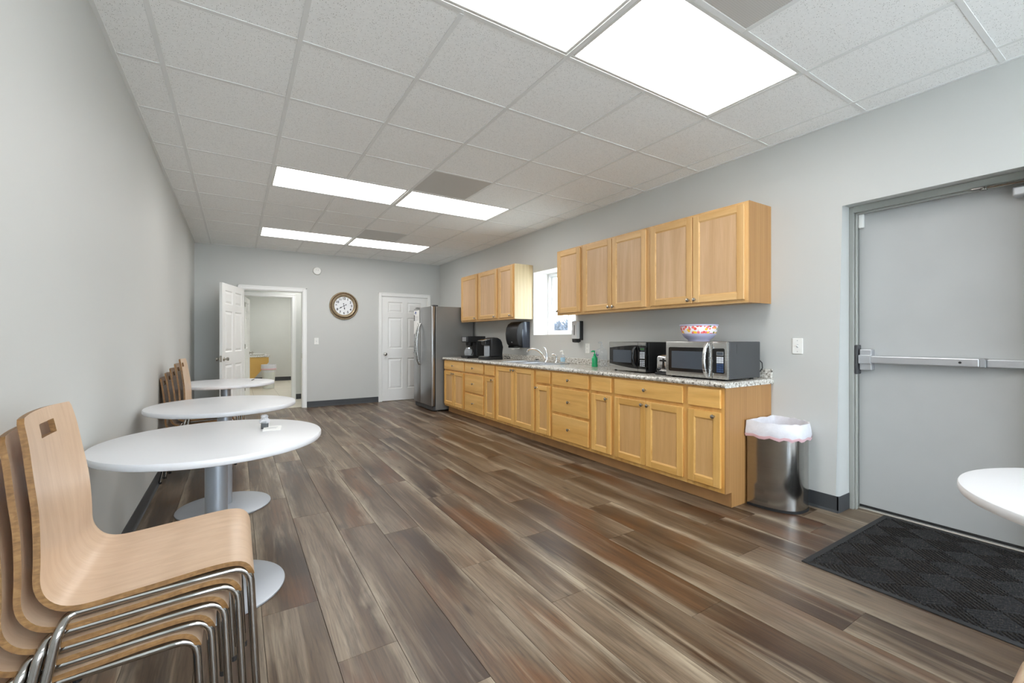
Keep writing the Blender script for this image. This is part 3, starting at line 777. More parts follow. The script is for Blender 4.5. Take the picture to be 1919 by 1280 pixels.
# ------------------------------------------------------------------ fridge
t = thing('refrigerator', 'stainless side-by-side refrigerator beside the base cabinets', 'refrigerator', (2.715, 6.70, 0))
MB().box(.072, .76, 0.0, .85, .02, 1.735, .006, 2).build('body', 'fridge_side', t)
MB().box(.064, .072, .01, .84, .08, 1.72).build('door_gasket', 'rubber', t)
MB().box(.03, .1, .01, .84, .012, .075, .004).build('base_grille', 'dark_grey', t)
for fy in (.05, .8): MB().lathe([(.02, 0), (.02, .02)], .12, fy, 0, 12).lathe([(.02, 0), (.02, .02)], .7, fy, 0, 12).build('roller_foot', 'rubber', t)
rd = MB().box(0, .063, .002, .522, .085, 1.738, .014, 3).build('door', 'fridge_steel', t, 40)
ld = MB().box(0, .063, .528, .848, .085, 1.738, .014, 3).build('door', 'fridge_steel', t, 40)
def handle(y, par, sgn):
    pts = [(-.002, y, 1.46)]
    for k in range(0, 13):
        u = k / 12; pts.append((-.012 - .062 * math.sin(PI * u) ** .7, y + sgn * .0 , 1.455 - .70 * u))
    pts.append((-.002, y, .75))
    MB().tube(pts, .013, 10).build('handle', 'steel', par, 60)
handle(.488, rd, 1); handle(.562, ld, -1)
dp = MB().box(-.003, .002, .63, .83, .95, 1.275, .001).build('ice_dispenser', 'mid_grey', ld)
MB().box(-.006, -.0031, .655, .805, .97, 1.165, .001).build('dispenser_recess', 'black_gloss', dp)
MB().box(-.02, -.003, .65, .81, .945, .965, .003).build('drip_tray', 'mid_grey', dp)
MB().box(.03, .12, .01, .09, 1.736, 1.757, .006, 2).build('hinge_cover', 'dark_grey', t); MB().box(.03, .12, .76, .84, 1.736, 1.757, .006, 2).build('hinge_cover', 'dark_grey', t)
pp = thing('paper_notice', 'white paper sheet with blue logo held on the fridge door', 'paper', (2.7142, 7.265, 1.29))
MB().box(-.0008, .0, .0, .265, 0, .41).build('sheet', 'paper', pp)
MB().prism([(.14, .365), (.20, .355), (.225, .37), (.19, .385), (.20, .395), (.15, .39)], 'x', -.0016, -.0009).box(-.0016, -.0009, .13, .23, .345, .352).build('logo', 'ink_blue', pp)
for k in range(4): MB().box(-.0016, -.0009, .05, .19, .30 - k * .022, .306 - k * .022).build('text_line', 'paper_grey', pp)
for k in range(3): MB().box(-.0042, -.001, .215, .258, .30 - k * .035, .33 - k * .035, .001).build('magnet', 'dark_grey', pp)
MB().box(-.0016, -.0009, .05, .09, .13, .16).box(-.0016, -.0009, .06, .085, .165, .185).build('stamp', 'paper_grey', pp)

# ------------------------------------------------------------------ things on the worktop
ZW = .8955
t = thing('coffee_maker', 'black drip coffee maker with glass carafe beside the fridge', 'coffee maker', (3.03, 6.05, ZW))
MB().box(0, .33, 0, .21, .006, .035, .006, 2).build('base', 'black_plastic', t)
MB().box(.17, .33, .0, .21, .034, .25, .008, 2).build('water_tank', 'black_plastic', t)
MB().box(.01, .335, 0, .21, .25, .345, .01, 2).build('brew_head', 'black_plastic', t)
MB().box(.005, .012, .04, .17, .265, .33, .002).box(.001, .006, .07, .10, .275, .29).build('control_panel', 'mid_grey', t)
MB().lathe([(.055, .25), (.05, .2), (.035, .185), (0, .185)], .095, .105, 0, 24).build('filter_basket', 'black_plastic', t)
c_ = MB().lathe([(.05, .036), (.066, .045), (.072, .08), (.066, .12), (.05, .148), (.052, .155)], .09, .105, 0, 28, cap=False).build('carafe', 'carafe_glass', t, 50)
MB().lathe([(.052, .15), (.056, .152), (.056, .165), (.03, .172), (0, .173)], .09, .105, 0, 24).build('carafe_lid', 'chrome', c_)
MB().tube([(.10, .045, .15), (.105, .012, .145), (.108, .004, .11), (.105, .012, .07), (.10, .036, .06)], .008, 8).build('carafe_handle', 'black_plastic', c_)
for k in ((.03, .03), (.3, .03), (.03, .18), (.3, .18)): MB().lathe([(.012, 0), (.012, .007)], k[0], k[1], 0, 10).build('foot', 'rubber', t)

t = thing('single_cup_brewer', 'black rounded single-cup coffee brewer with silver handle', 'coffee brewer', (3.03, 5.46, ZW))
MB().box(0, .30, 0, .22, 0, .045, .01, 2).build('base', 'black_plastic', t)
P_ = [(.10, .045), (.295, .045), (.30, .18), (.29, .255), (.265, .295), (.22, .318), (.15, .325), (.10, .31), (.095, .28)]
MB().prism(P_, 'y', .0, .22, .02, 3).build('body', 'black_plastic', t, 50)
MB().box(.022, .11, .05, .17, .215, .29, .015, 2).build('brew_head', 'black_plastic', t)
MB().prism([(-.025, .272), (.05, .283), (.13, .297), (.13, .306), (.04, .30), (-.02, .28)], 'y', .03, .19, .003, 2).build('lift_handle', 'chrome', t)
MB().box(.075, .1, .045, .175, .05, .2, .004).build('silver_column', 'silver_paint', t)
MB().box(.005, .07, .03, .19, .0455, .05).build('drip_grille', 'mid_grey', t)
b = MB(); pts = []
for k in range(40):
    a = k / 39 * 4 * PI; pts.append((.33 + .035 * math.cos(a), -.05 + .05 * math.sin(a) - .02 * k / 39, .012 + .045 * abs(math.sin(a * .5))))
o = MB().tube([(.298, .02, .06), (.32, .0, .02)] + [p for p in pts], .0035, 6).build('extension_lead', 'black_plastic'); o.location = (3.03, 5.46, ZW); tag(o, 'tangled black power cord behind the single-cup brewer', 'cord')

t = thing('towel_dispenser', 'black rounded paper towel dispenser on wall beside the window', 'towel dispenser', (XR, 5.05, 1.07))
PR = [(-.001, .372), (-.08, .378), (-.14, .368), (-.19, .335), (-.22, .28), (-.231, .20), (-.225, .12), (-.205, .055), (-.18, .006), (-.001, .0)]
bk = [(x, z) for x, z in PR if x > -.12] 
MB().prism([(-.001, .370), (-.08, .375), (-.115, .368), (-.135, .30), (-.14, .2), (-.13, .08), (-.115, .004), (-.001, .002)], 'y', .004, .296, .006, 2).build('body', 'smoke_plastic_sheen', t, 50)
MB().prism([(-.105, .374), (-.14, .368), (-.19, .335), (-.22, .28), (-.231, .20), (-.225, .12), (-.205, .055), (-.18, .03), (-.135, .028), (-.14, .1), (-.145, .2), (-.14, .29)], 'y', .0, .30, .012, 3).build('front_cover', 'black_plastic', t, 50)
MB().box(-.20, -.12, .03, .27, .001, .03, .004).build('towel_slot', 'black_gloss', t)
MB().box(-.185, -.13, .06, .24, -.006, .002).build('towel_tip', 'paper', t)
MB().prism([(.135, .075), (.15, .092), (.165, .075)], 'x', -.2165, -.205).build('tear_arrow', 'mid_grey', t)

t = thing('soap_dispenser', 'grey and black wall soap dispenser beneath the window-side cabinet', 'soap dispenser', (XR, 3.94, 1.155))
MB().box(-.05, -.001, 0, .105, .03, .26, .006, 2).build('back_housing', 'black_plastic', t)
MB().box(-.1, -.05, .004, .101, .045, .258, .008, 2).build('front_cover', 'light_grey', t)
MB().box(-.1008, -.099, .045, .056, .09, .21).build('level_window', 'black_gloss', t)
MB().prism([(-.1, .044), (-.03, .044), (-.03, .012), (-.06, .0), (-.095, .006)], 'y', .012, .093, .004, 2).build('push_lever', 'black_plastic', t)

def pump(t, z, mat, k=1.0):
    MB().lathe([(.012 * k, z), (.012 * k, z + .018 * k), (.005 * k, z + .02 * k), (.005 * k, z + .04 * k), (0, z + .041 * k)], n=14).tube([(0.004, 0, z + .042 * k), (-.012 * k, .012 * k, z + .044 * k), (-.026 * k, .022 * k, z + .037 * k)], [.009 * k, .008 * k, .005 * k], 8).build('pump', mat, t, 40)
t = thing('soap_bottle', 'small clear pump soap bottle with pale blue label behind sink', 'bottle', (3.40, 4.17, ZW))
MB().lathe([(.0, 0), (.026, 0), (.029, .004), (.029, .085), (.02, .105), (.011, .112), (.0, .113)], n=24).build('bottle_body', 'bottle_clear', t, 50)
MB().lathe([(.0295, .025), (.0295, .075)], n=24, cap=False).build('label_wrap', 'blue_soap', t)
pump(t, .112, 'white_plastic')
t = thing('green_soap_bottle', 'small green pump soap bottle on the countertop', 'bottle', (3.33, 3.535, ZW))
MB().lathe([(0, 0), (.030, 0), (.033, .005), (.030, .05), (.033, .09), (.02, .115), (.012, .12), (0, .121)], n=24).build('bottle_body', 'green_soap', t, 50)
pump(t, .12, 'green_soap', 1.15)
t = thing('sanitizer_bottle', 'large clear hand sanitizer bottle next to the green soap', 'bottle', (3.43, 3.53, ZW))
MB().lathe([(0, 0), (.058, 0), (.062, .006), (.062, .16), (.05, .19), (.022, .205), (.018, .215), (0, .216)], n=28).build('bottle_body', 'bottle_clear', t, 50)
pump(t, .215, 'bottle_clear', 1.2)
cu = bpy.data.curves.new('lt', 'FONT'); cu.body = 'Ju'; cu.size = .045; cu.align_x = 'CENTER'
def text_mesh(body, size, mat, extr=.0004, align='CENTER'):
    cu = bpy.data.curves.new('txt', 'FONT'); cu.body = body; cu.size = size; cu.extrude = extr; cu.offset = size * .03; cu.align_x = align; cu.align_y = 'CENTER'
    to = bpy.data.objects.new('txt', cu); COL.objects.link(to)
    dg = bpy.context.evaluated_depsgraph_get(); me = bpy.data.meshes.new_from_object(to.evaluated_get(dg))
    bpy.data.objects.remove(to); bpy.data.curves.remove(cu)
    me.materials.clear(); me.materials.append(M[mat]); return me
bpy.data.curves.remove(cu)
b = MB(); b.tube([(-.063, .018, .16), (-.063, .018, .125), (-.0635, .025, .118)], .003, 6); b.tube([(-.0635, .005, .14), (-.0635, .005, .12), (-.0632, -.005, .118), (-.063, -.012, .13), (-.063, -.012, .14)], .003, 6); b.tube([(-.0635, .01, .10), (-.0635, -.01, .10)], .003, 6)
b.build('label_print', 'ink_purple', t)

def microwave(name, label, loc, rz, W_, D_, H_, big):
    """front faces -x, width along y (y=0 near end)"""
    t = thing(name, label, 'microwave', loc, rz)
    f = .012
    MB().box(.03, D_, 0, W_, f, H_, .006, 2).build('housing', 'dark_grey' if big else 'black_plastic', t)
    for k in ((.05, .04), (.05, W_ - .04), (D_ - .05, .04), (D_ - .05, W_ - .04)): MB().lathe([(.012, 0), (.014, f + .001)], k[0], k[1], 0, 10).build('foot', 'rubber', t)
    cp = .115 if big else .10      # control side at the near end
    if big:
        dr = MB().box(0, .029, cp + .001, W_ - .001, f, H_, .006, 2).build('door', 'steel', t, 40)
        q = [(y, z) for y, z in arc(cp + .045, .065, .015, 180, 270, 4) + arc(W_ - .045, .065, .015, 270, 360, 4) + arc(W_ - .045, H_ - .06, .015, 0, 90, 4) + arc(cp + .045, H_ - .06, .015, 90, 180, 4)]
        MB().prism(q, 'x', -.003, .003).build('window_surround', 'black_gloss', dr)
        MB().box(-.0045, -.003, cp + .065, W_ - .06, .075, H_ - .075).build('door_window', 'display_grey', dr)
        MB().tube([(-.002, cp + .035, .022), (-.03, cp + .035, .05), (-.045, cp + .035, .10), (-.05, cp + .035, H_ / 2), (-.045, cp + .035, H_ - .10), (-.03, cp + .035, H_ - .045), (-.002, cp + .035, H_ - .015)], .014, 8).build('door_handle', 'steel', dr, 60)
        pn = MB().box(0, .029, .0, cp - .001, f, H_, .006, 2).build('control_panel', 'steel', t, 40)
        q = arc(.03, .065, .012, 180, 270, 4) + arc(cp - .012, .065, .01, 270, 360, 4) + arc(cp - .012, H_ - .06, .01, 0, 90, 4) + arc(.03, H_ - .06, .012, 90, 180, 4)
        MB().prism(q, 'x', -.003, .003).build('keypad_plate', 'black_gloss', pn)
        MB().box(-.0042, -.003, .026, .078, .185, .213).build('display_bezel', 'mid_grey', pn)
        MB().box(-.0047, -.0042, .029, .075, .188, .210).build('display', 'display_grey', pn)
        for r in range(3):
            for c in range(3): MB().box(-.0045, -.003, .026 + c * .018, .042 + c * .018, .130 + r * .016, .144 + r * .016).build('key', 'keypad_white', pn)
        for r in range(4):
            for c in range(3): MB().box(-.0045, -.003, .026 + c * .018, .042 + c * .018, .062 + r * .0165, .076 + r * .0165).build('key', 'keypad_blue', pn)
        MB().box(.12, .22, -.001, .0005, H_ - .085, H_ - .02).build('side_label', 'dark_grey', t)
        MB().tube([(D_ - .002, .05, .14), (D_ + .03, .03, .15), (D_ + .045, .01, .12), (D_ + .04, .005, .08), (D_ + .03, .02, .05)], .004, 6).build('power_cord', 'black_plastic', t)
    else:
        dr = MB().box(0, .029, cp + .001, W_ - .001, f, H_, .005, 2).build('door', 'black_gloss', t, 40)
        n = 14; ya, yb = cp + .002, W_ - .002
        top = [(ya + (yb - ya) * k / n, H_ - .028 - .022 * (k / n) ** 1.5 * 1.3) for k in range(n + 1)]
        MB().prism([(ya, H_ - .002), (yb, H_ - .002)] + top[::-1], 'x', -.004, .002).build('top_band', 'steel', dr)
        lo = [(ya + (yb - ya) * k / n, .036 + .034 * (k / n) ** 1.6) for k in range(n + 1)]
        MB().prism([(ya, f + .001)] + lo + [(yb, f + .001)], 'x', -.004, .002).build('bottom_band', 'steel', dr)
        MB().box(-.003, .001, cp + .09, W_ - .06, .085, H_ - .075).build('door_window', 'display_grey', dr)
        MB().tube([(-.004, cp + .028, .06), (-.028, cp + .03, .085), (-.038, cp + .032, H_ / 2), (-.028, cp + .03, H_ - .07), (-.004, cp + .028, H_ - .045)], .012, 8).build('door_handle', 'black_gloss', dr, 60)
        pn = MB().box(0, .029, 0, cp - .001, f, H_, .005, 2).build('control_panel', 'black_gloss', t, 40)
        MB().box(-.004, .002, .002, cp - .002, H_ - .03, H_ - .002).build('top_band', 'steel', pn)
        MB().box(-.004, .002, .002, cp - .002, f + .001, .036).build('bottom_band', 'steel', pn)
        MB().box(-.001, .001, .022, .075, H_ - .075, H_ - .05).build('display', 'display_grey', pn)
        for k in range(4): MB().box(-.0018, -.0008, .028 + k * .011, .036 + k * .011, H_ - .069, H_ - .057).build('display_digit', 'led_green', pn)
        for r in range(5):
            for c in range(4): MB().box(-.0018, .001, .018 + c * .016, .031 + c * .016, .13 + r * .0125, .139 + r * .0125, .001).build('key', 'keypad_white', pn)
        for r in range(4):
            for c in range(3): MB().box(-.0018, .001, .02 + c * .021, .033 + c * .021, .06 + r * .0155, .071 + r * .0155, .001).build('key', 'keypad_white', pn)
    return t
microwave('large_microwave', 'large stainless microwave with curved silver handle at counter end', (2.985, 1.812, ZW), 0, .525, .44, .286, True)
microwave('small_microwave', 'smaller black and silver microwave beside the hand sanitizer', (3.065, 2.605, ZW), math.radians(-6), .50, .36, .277, False)
t = thing('toaster', 'chrome toaster squeezed between the two microwaves', 'toaster', (3.08, 2.365, ZW))
MB().box(0, .27, 0, .155, .012, .17, .03, 4).build('shell', 'chrome', t, 40)
MB().box(-.012, .28, .004, .151, 0, .02, .006, 2).build('base', 'black_plastic', t)
MB().box(-.003, .002, .062, .078, .06, .14).build('lever_slot', 'black_plastic', t)
MB().box(-.03, .0, .05, .09, .115, .13, .004).build('lever', 'black_plastic', t)
MB().lathe([(.013, 0), (.012, -.015), (0, -.016)], 0, .12, .045, 16, 'x').build('dial', 'black_plastic', t)
for yy in (.045, .095): MB().box(.04, .23, yy, yy + .022, .165, .1715).build('bread_slot', 'black_plastic', t)

t = thing('fruit_bowl', 'lavender bowl with fruit print on the large microwave', 'bowl', (3.225, 2.2, ZW + .2865))
MB().lathe([(.0, 0), (.080, 0), (.083, .008), (.085, .014), (.108, .030), (.124, .050), (.1305, .063)], n=40, cap=False).build('lower_bowl', 'lavender', t, 50)
MB().lathe([(.1305, .0628), (.138, .088), (.1415, .112), (.1425, .124)], n=40, cap=False).build('print_band', 'fruit', t, 50)
MB().lathe([(.1425, .124), (.148, .127), (.149, .135), (.144, .137), (.138, .124), (.12, .06), (.08, .018), (0, .012)], n=40, cap=False).build('rim', 'lavender', t, 50)

# ------------------------------------------------------------------ wall fittings
def switch_plate(label, loc, rz, kind):
    """plate facing local -y"""
    t = thing('wall_switch' if kind == 'switch' else 'power_outlet', label, 'switch' if kind == 'switch' else 'outlet', loc, rz)
    MB().box(-.036, .036, -.006, 0, -.058, .058, .003, 2).build('cover_plate', 'white_plastic', t)
    if kind == 'switch':
        MB().box(-.006, .006, -.0075, -.005, -.013, .013).build('switch_slot', 'paper_grey', t)
        MB().prism([(-.006, -.009), (-.02, .004), (-.018, .009), (-.006, .006)], 'x', -.004, .004).build('toggle', 'white_plastic', t)
    else:
        for z in (-.02, .02):
            s_ = MB().lathe([(.016, -.0075), (.017, -.005)], 0, 0, z, 20, 'y').build('socket', 'white_plastic', t)
            MB().box(-.007, -.005, -.0082, -.0075, z - .004, z + .006).box(.005, .007, -.0082, -.0075, z - .004, z + .006).build('socket_slot', 'dark_grey', s_)
    MB().lathe([(.003, -.0072), (.003, -.006)], 0, 0, .04, 8, 'y').lathe([(.003, -.0072), (.003, -.006)], 0, 0, -.04, 8, 'y').build('screw', 'mid_grey', t)
switch_plate('white light switch on far wall below the clock', (1.2, YF, 1.157), 0, 'switch')
switch_plate('white light switch on right wall beside the grey exit door', (XR, 1.596, 1.149), -PI / 2, 'switch')
switch_plate('white power outlet on wall beneath the soap dispenser', (XR, 3.865, 1.087), -PI / 2, 'outlet')
switch_plate('white power outlet behind the single-cup brewer', (XR, 5.50, 1.09), -PI / 2, 'outlet')
t = thing('smoke_detector', 'round white smoke detector high on the far wall', 'smoke detector', (1.209, YF, 2.395))
MB().lathe([(.066, 0), (.068, -.012), (.062, -.028), (.045, -.034), (0, -.036)], n=32, axis='y').build('housing', 'white_plastic', t, 40)
MB().box(-.02, -.016, -.0365, -.033, .005, .025).box(.012, .016, -.0365, -.033, .0, .02).build('vent_slots', 'mid_grey', t)

t = thing('wall_clock', 'round bronze-framed wall clock showing twenty to six', 'clock', (1.662, YF, 1.797))
MB().lathe([(.250, 0), (.252, -.012), (.246, -.026), (.236, -.03), (.228, -.024)], n=56, axis='y', cap=False).build('outer_rim', 'bronze', t, 50)
MB().lathe([(.229, -.024), (.222, -.018), (.212, -.020)], n=56, axis='y', cap=False).build('dark_groove', 'bronze_dark', t, 50)
MB().lathe([(.213, -.02), (.207, -.036), (.195, -.042), (.178, -.034), (.166, -.018), (.164, -.012)], n=56, axis='y', cap=False).build('inner_rim', 'bronze', t, 50)
fc = MB().lathe([(.17, -.012), (0, -.012)], n=48, axis='y', cap=False).build('dial', 'clock_face', t)
for k in range(1, 13):
    a = PI / 2 - k * PI / 6
    me = text_mesh(str(k), .056, 'ink', .0005)
    o = bpy.data.objects.new('numeral', me); COL.objects.link(o); o.parent = fc; o.rotation_euler = (PI / 2, 0, 0); o.location = (.132 * math.cos(a), -.0135, .132 * math.sin(a))
def hand(a, L, wd, name, y):
    d = Vector((math.sin(a), 0, math.cos(a))); n = Vector((math.cos(a), 0, -math.sin(a)))
    pts = [(-.05, .002), (-.042, .011), (-.03, .003), (L * .45, .003), (L * .62, wd), (L * .8, .004), (L, .001)]
    P_ = [d * u + n * v for u, v in pts] + [d * u - n * v for u, v in pts[::-1]]
    MB().prism([(p.x, p.z) for p in P_], 'y', y, y - .0015).build(name, 'ink', t)
hand(math.radians(240), .10, .010, 'minute_hand', -.017); hand(math.radians(170), .075, .011, 'hour_hand', -.015)
MB().lathe([(.009, -.013), (.009, -.02), (0, -.021)], n=14, axis='y').build('hub', 'ink', t)

# ------------------------------------------------------------------ trash can, mat
t = thing('trash_can', 'half-round stainless trash can with white bag beside the cabinets', 'trash can', (3.345, 1.765, 0))
def dshape(hw, dp, z, n=28, wob=0.0, y0=0.0):
    L = []
    for k in range(n + 1):
        a = PI + PI * k / n
        c_, s_ = math.cos(a), math.sin(a)
        L.append((hw * math.copysign(abs(c_) ** .72, c_), dp * math.copysign(abs(s_) ** .85, s_), z + wob * math.sin(k * 1.9)))
    m = 8
    for k in range(1, m): L.append((hw - 2 * hw * k / m, 0, z + wob * math.sin(k * 2.3)))
    return [(a, min(b_, y0), c) if y0 < 0 else (a, b_ + (y0 if b_ > -1e-6 else 0), c) for a, b_, c in L]
MB().loops([dshape(.185, .30, .018), dshape(.185, .30, .60)], True, False).build('shell', 'bin_steel', t, 50)
MB().loops([dshape(.187, .303, 0), dshape(.187, .303, .018)], True, True).build('base_ring', 'rubber', t, 50)
lo = [dshape(.190, .308, .505, wob=.008, y0=.005), dshape(.196, .316, .53, wob=.006, y0=.008), dshape(.193, .312, .575, y0=.006), dshape(.189, .306, .612, wob=.003, y0=.004), dshape(.181, .296, .609, y0=-.006), dshape(.174, .286, .5, y0=-.012), dshape(.16, .26, .3, y0=-.03)]
b = MB().loops(lo, False, True)
for v in b.bm.verts: v.co += Vector((random.uniform(-1, 1), random.uniform(-1, 0) if v.co.y < -.01 else 0, random.uniform(-1, 1))) * .0035
b.build('bag', 'bin_liner', t, 30)
MB().loops([dshape(.193, .312, .497, wob=.008, y0=.007), dshape(.199, .320, .512, wob=.007, y0=.010), dshape(.199, .319, .519, wob=.006, y0=.010)], False, False).build('drawstring', 'liner_pink', t, 60)

MX0, MX1, MY0, MY1 = 2.592, 3.735, -.42, 1.155
t = thing('door_mat', 'black ribbed entrance mat in front of the grey exit door', 'mat', (0, 0, 0))
b = MB(); bw = .03
for q in ((MX0, MX1, MY0, MY0 + bw), (MX0, MX1, MY1 - bw, MY1), (MX0, MX0 + bw, MY0 + bw, MY1 - bw), (MX1 - bw, MX1, MY0 + bw, MY1 - bw)): b.box(*q, 0, .006, .002)
b.build('rubber_border', 'mat_rubber', t)
MB().box(MX0 + bw, MX1 - bw, MY0 + bw, MY1 - bw, 0, .003).build('backing', 'rubber', t)
tt = NT('mat_pile'); vv = tt.coords(); M['mat_pile'] = tt.set(tt.ramp(tt.noise(vv, 160, 2), [(.35, srgb(32, 32, 33)), (.62, srgb(54, 53, 53)), (.74, srgb(84, 76, 66))]), .95, 0, .1)
b = MB(); cs = .15; nr = 8; r2 = math.sqrt(.5)
ctr = ((MX0 + MX1) / 2, (MY0 + MY1) / 2)
def clip_rib(p, q, hw):
    """clip the centre line p-q to the inside of the border"""
    x0, x1, y0, y1 = MX0 + bw + .004, MX1 - bw - .004, MY0 + bw + .004, MY1 - bw - .004
    t0, t1 = 0.0, 1.0; d = (q[0] - p[0], q[1] - p[1])
    for s_, lo_, hi_ in ((0, x0, x1), (1, y0, y1)):
        if abs(d[s_]) < 1e-9: continue
        a, c_ = (lo_ - p[s_]) / d[s_], (hi_ - p[s_]) / d[s_]
        if a > c_: a, c_ = c_, a
        t0, t1 = max(t0, a), min(t1, c_)
    if t1 - t0 < .08: return None
    return (p[0] + d[0] * t0, p[1] + d[1] * t0), (p[0] + d[0] * t1, p[1] + d[1] * t1)
for i in range(-10, 11):
    for j in range(-10, 11):
        for k in range(nr):
            o_ = (k + .5) / nr * cs; e0, e1 = .004, cs - .004
            u0, v0_ = i * cs, j * cs
            if (i + j) % 2: A_, B_ = (u0 + e0, v0_ + o_), (u0 + e1, v0_ + o_)
            else: A_, B_ = (u0 + o_, v0_ + e0), (u0 + o_, v0_ + e1)
            R_ = lambda p: (ctr[0] + (p[0] - p[1]) * r2, ctr[1] + (p[0] + p[1]) * r2)
            A_, B_ = R_(A_), R_(B_)
            cl = clip_rib(A_, B_, 0)
            if not cl: continue
            A_, B_ = Vector((*cl[0], 0)), Vector((*cl[1], 0))
            d_ = (B_ - A_).normalized(); n_ = Vector((-d_.y, d_.x, 0)); w_ = cs / nr * .33
            b.loops([[A_ - n_ * w_ + Vector((0, 0, .003)), A_ - n_ * w_ * .5 + Vector((0, 0, .0085)), A_ + n_ * w_ * .5 + Vector((0, 0, .0085)), A_ + n_ * w_ + Vector((0, 0, .003))],
                     [B_ - n_ * w_ + Vector((0, 0, .003)), B_ - n_ * w_ * .5 + Vector((0, 0, .0085)), B_ + n_ * w_ * .5 + Vector((0, 0, .0085)), B_ + n_ * w_ + Vector((0, 0, .003))]])
tag(b.build('ribbed_pile', 'mat_pile', t), kind='stuff')

# ------------------------------------------------------------------ round tables
def make_table(label, x, y):
    t = thing('round_table', label, 'table', (x, y, 0), 0, 'round white cafe tables')
    R = .457
    MB().lathe([(0, .708), (R - .012, .708), (R - .004, .711), (R, .718), (R, .732), (R - .003, .738), (R - .009, .74), (0, .74)], n=96).build('table_top', ['table_white'], t, 35)
    MB().lathe([(.046, .018), (.046, .700)], n=32).build('pole', 'silver_paint', t, 40)
    MB().lathe([(0, 0), (.285, 0), (.290, .004), (.289, .010), (.278, .014), (.10, .020), (.06, .026), (0, .027)], n=72).build('base_plate', 'silver_paint', t, 35)
    MB().lathe([(.12, .700), (.12, .7078), (0, .7078)], n=24).build('top_bracket', 'dark_grey', t)
    return t
make_table('round white table nearest the stacked chairs in front, holding the paper slip', -.08, 2.48)
make_table('round white table in the middle of the left wall row', -.07, 3.72)
make_table('round white table farthest away, near the open white door', -.095, 5.5)
make_table('round white table at right edge of the view beside the mat', 2.13, -.01)
t = thing('plastic_bag', 'small crumpled clear plastic bag with dark contents on nearest table', 'bag', (.125, 2.575, .7405))
b = MB().lathe([(.021, .027), (.023, .034), (.021, .044), (.013, .054), (.016, .064), (.009, .070), (0, .068)], n=14, cap=False)
for v in b.bm.verts: v.co += Vector((random.uniform(-1, 1), random.uniform(-1, 1), random.uniform(0, .5))) * .003
b.build('bag_film', 'bag_plastic', t)
MB().prism([(-.017, .0), (.016, .0), (.017, .028), (.004, .036), (-.006, .034), (-.016, .028)], 'y', -.014, .014, .003, 2).build('dark_contents', 'dark_grey', t)
t = thing('paper_slip', 'folded white paper slip lying on the nearest round table', 'paper', (.157, 2.535, .7404), math.radians(-8))
MB().box(-.04, .04, -.045, .045, 0, .002).build('lower_leaf', 'paper', t)
b = MB().box(-.04, .04, -.045, .045, .0, .001); b.xf(Matrix.Translation((0, 0, .004)) @ Matrix.Rotation(math.radians(4), 4, 'X')); b.build('upper_leaf', 'paper', t)
b = MB().box(-.025, .02, -.01, -.004, .0052, .0056).box(-.02, .025, .012, .017, .0068, .0072); b.build('printed_lines', 'paper_grey', t)
o = MB().tube([(-.012, -.05, .004), (.012, .05, .004)], .004, 8).tube([(.012, .05, .004), (.0135, .057, .004)], [.004, .0012], 8).build('pen', 'black_plastic'); o.location = (.158, 5.63, .7402); tag(o, 'short black pen on the farthest round table', 'pen')

# ------------------------------------------------------------------ stacking chairs
prof = [(-.535, .868), (-.530, .846), (-.523, .812), (-.512, .731), (-.501, .656), (-.497, .596), (-.495, .542), (-.496, .506), (-.494, .488), (-.487, .467), (-.472, .446), (-.451, .435), (-.43, .432), (-.409, .432), (-.345, .437), (-.284, .442), (-.22, .4485), (-.187, .451), (-.15, .453), (-.121, .452), (-.107, .4495), (-.096, .444), (-.086, .434), (-.079, .419), (-.077, .400)]
ORG = -.30
def resample(P, step=.012):
    Q = [Vector(P[0])]
    out = [Vector(P[0])]
    for a, c in zip(P, P[1:]):
        a, c = Vector(a), Vector(c); n = max(1, round((c - a).length / step))
        for k in range(1, n + 1): out.append(a + (c - a) * k / n)
    for _ in range(3): out = [out[0]] + [(out[i - 1] + out[i] * 2 + out[i + 1]) / 4 for i in range(1, len(out) - 1)] + [out[-1]]
    return out
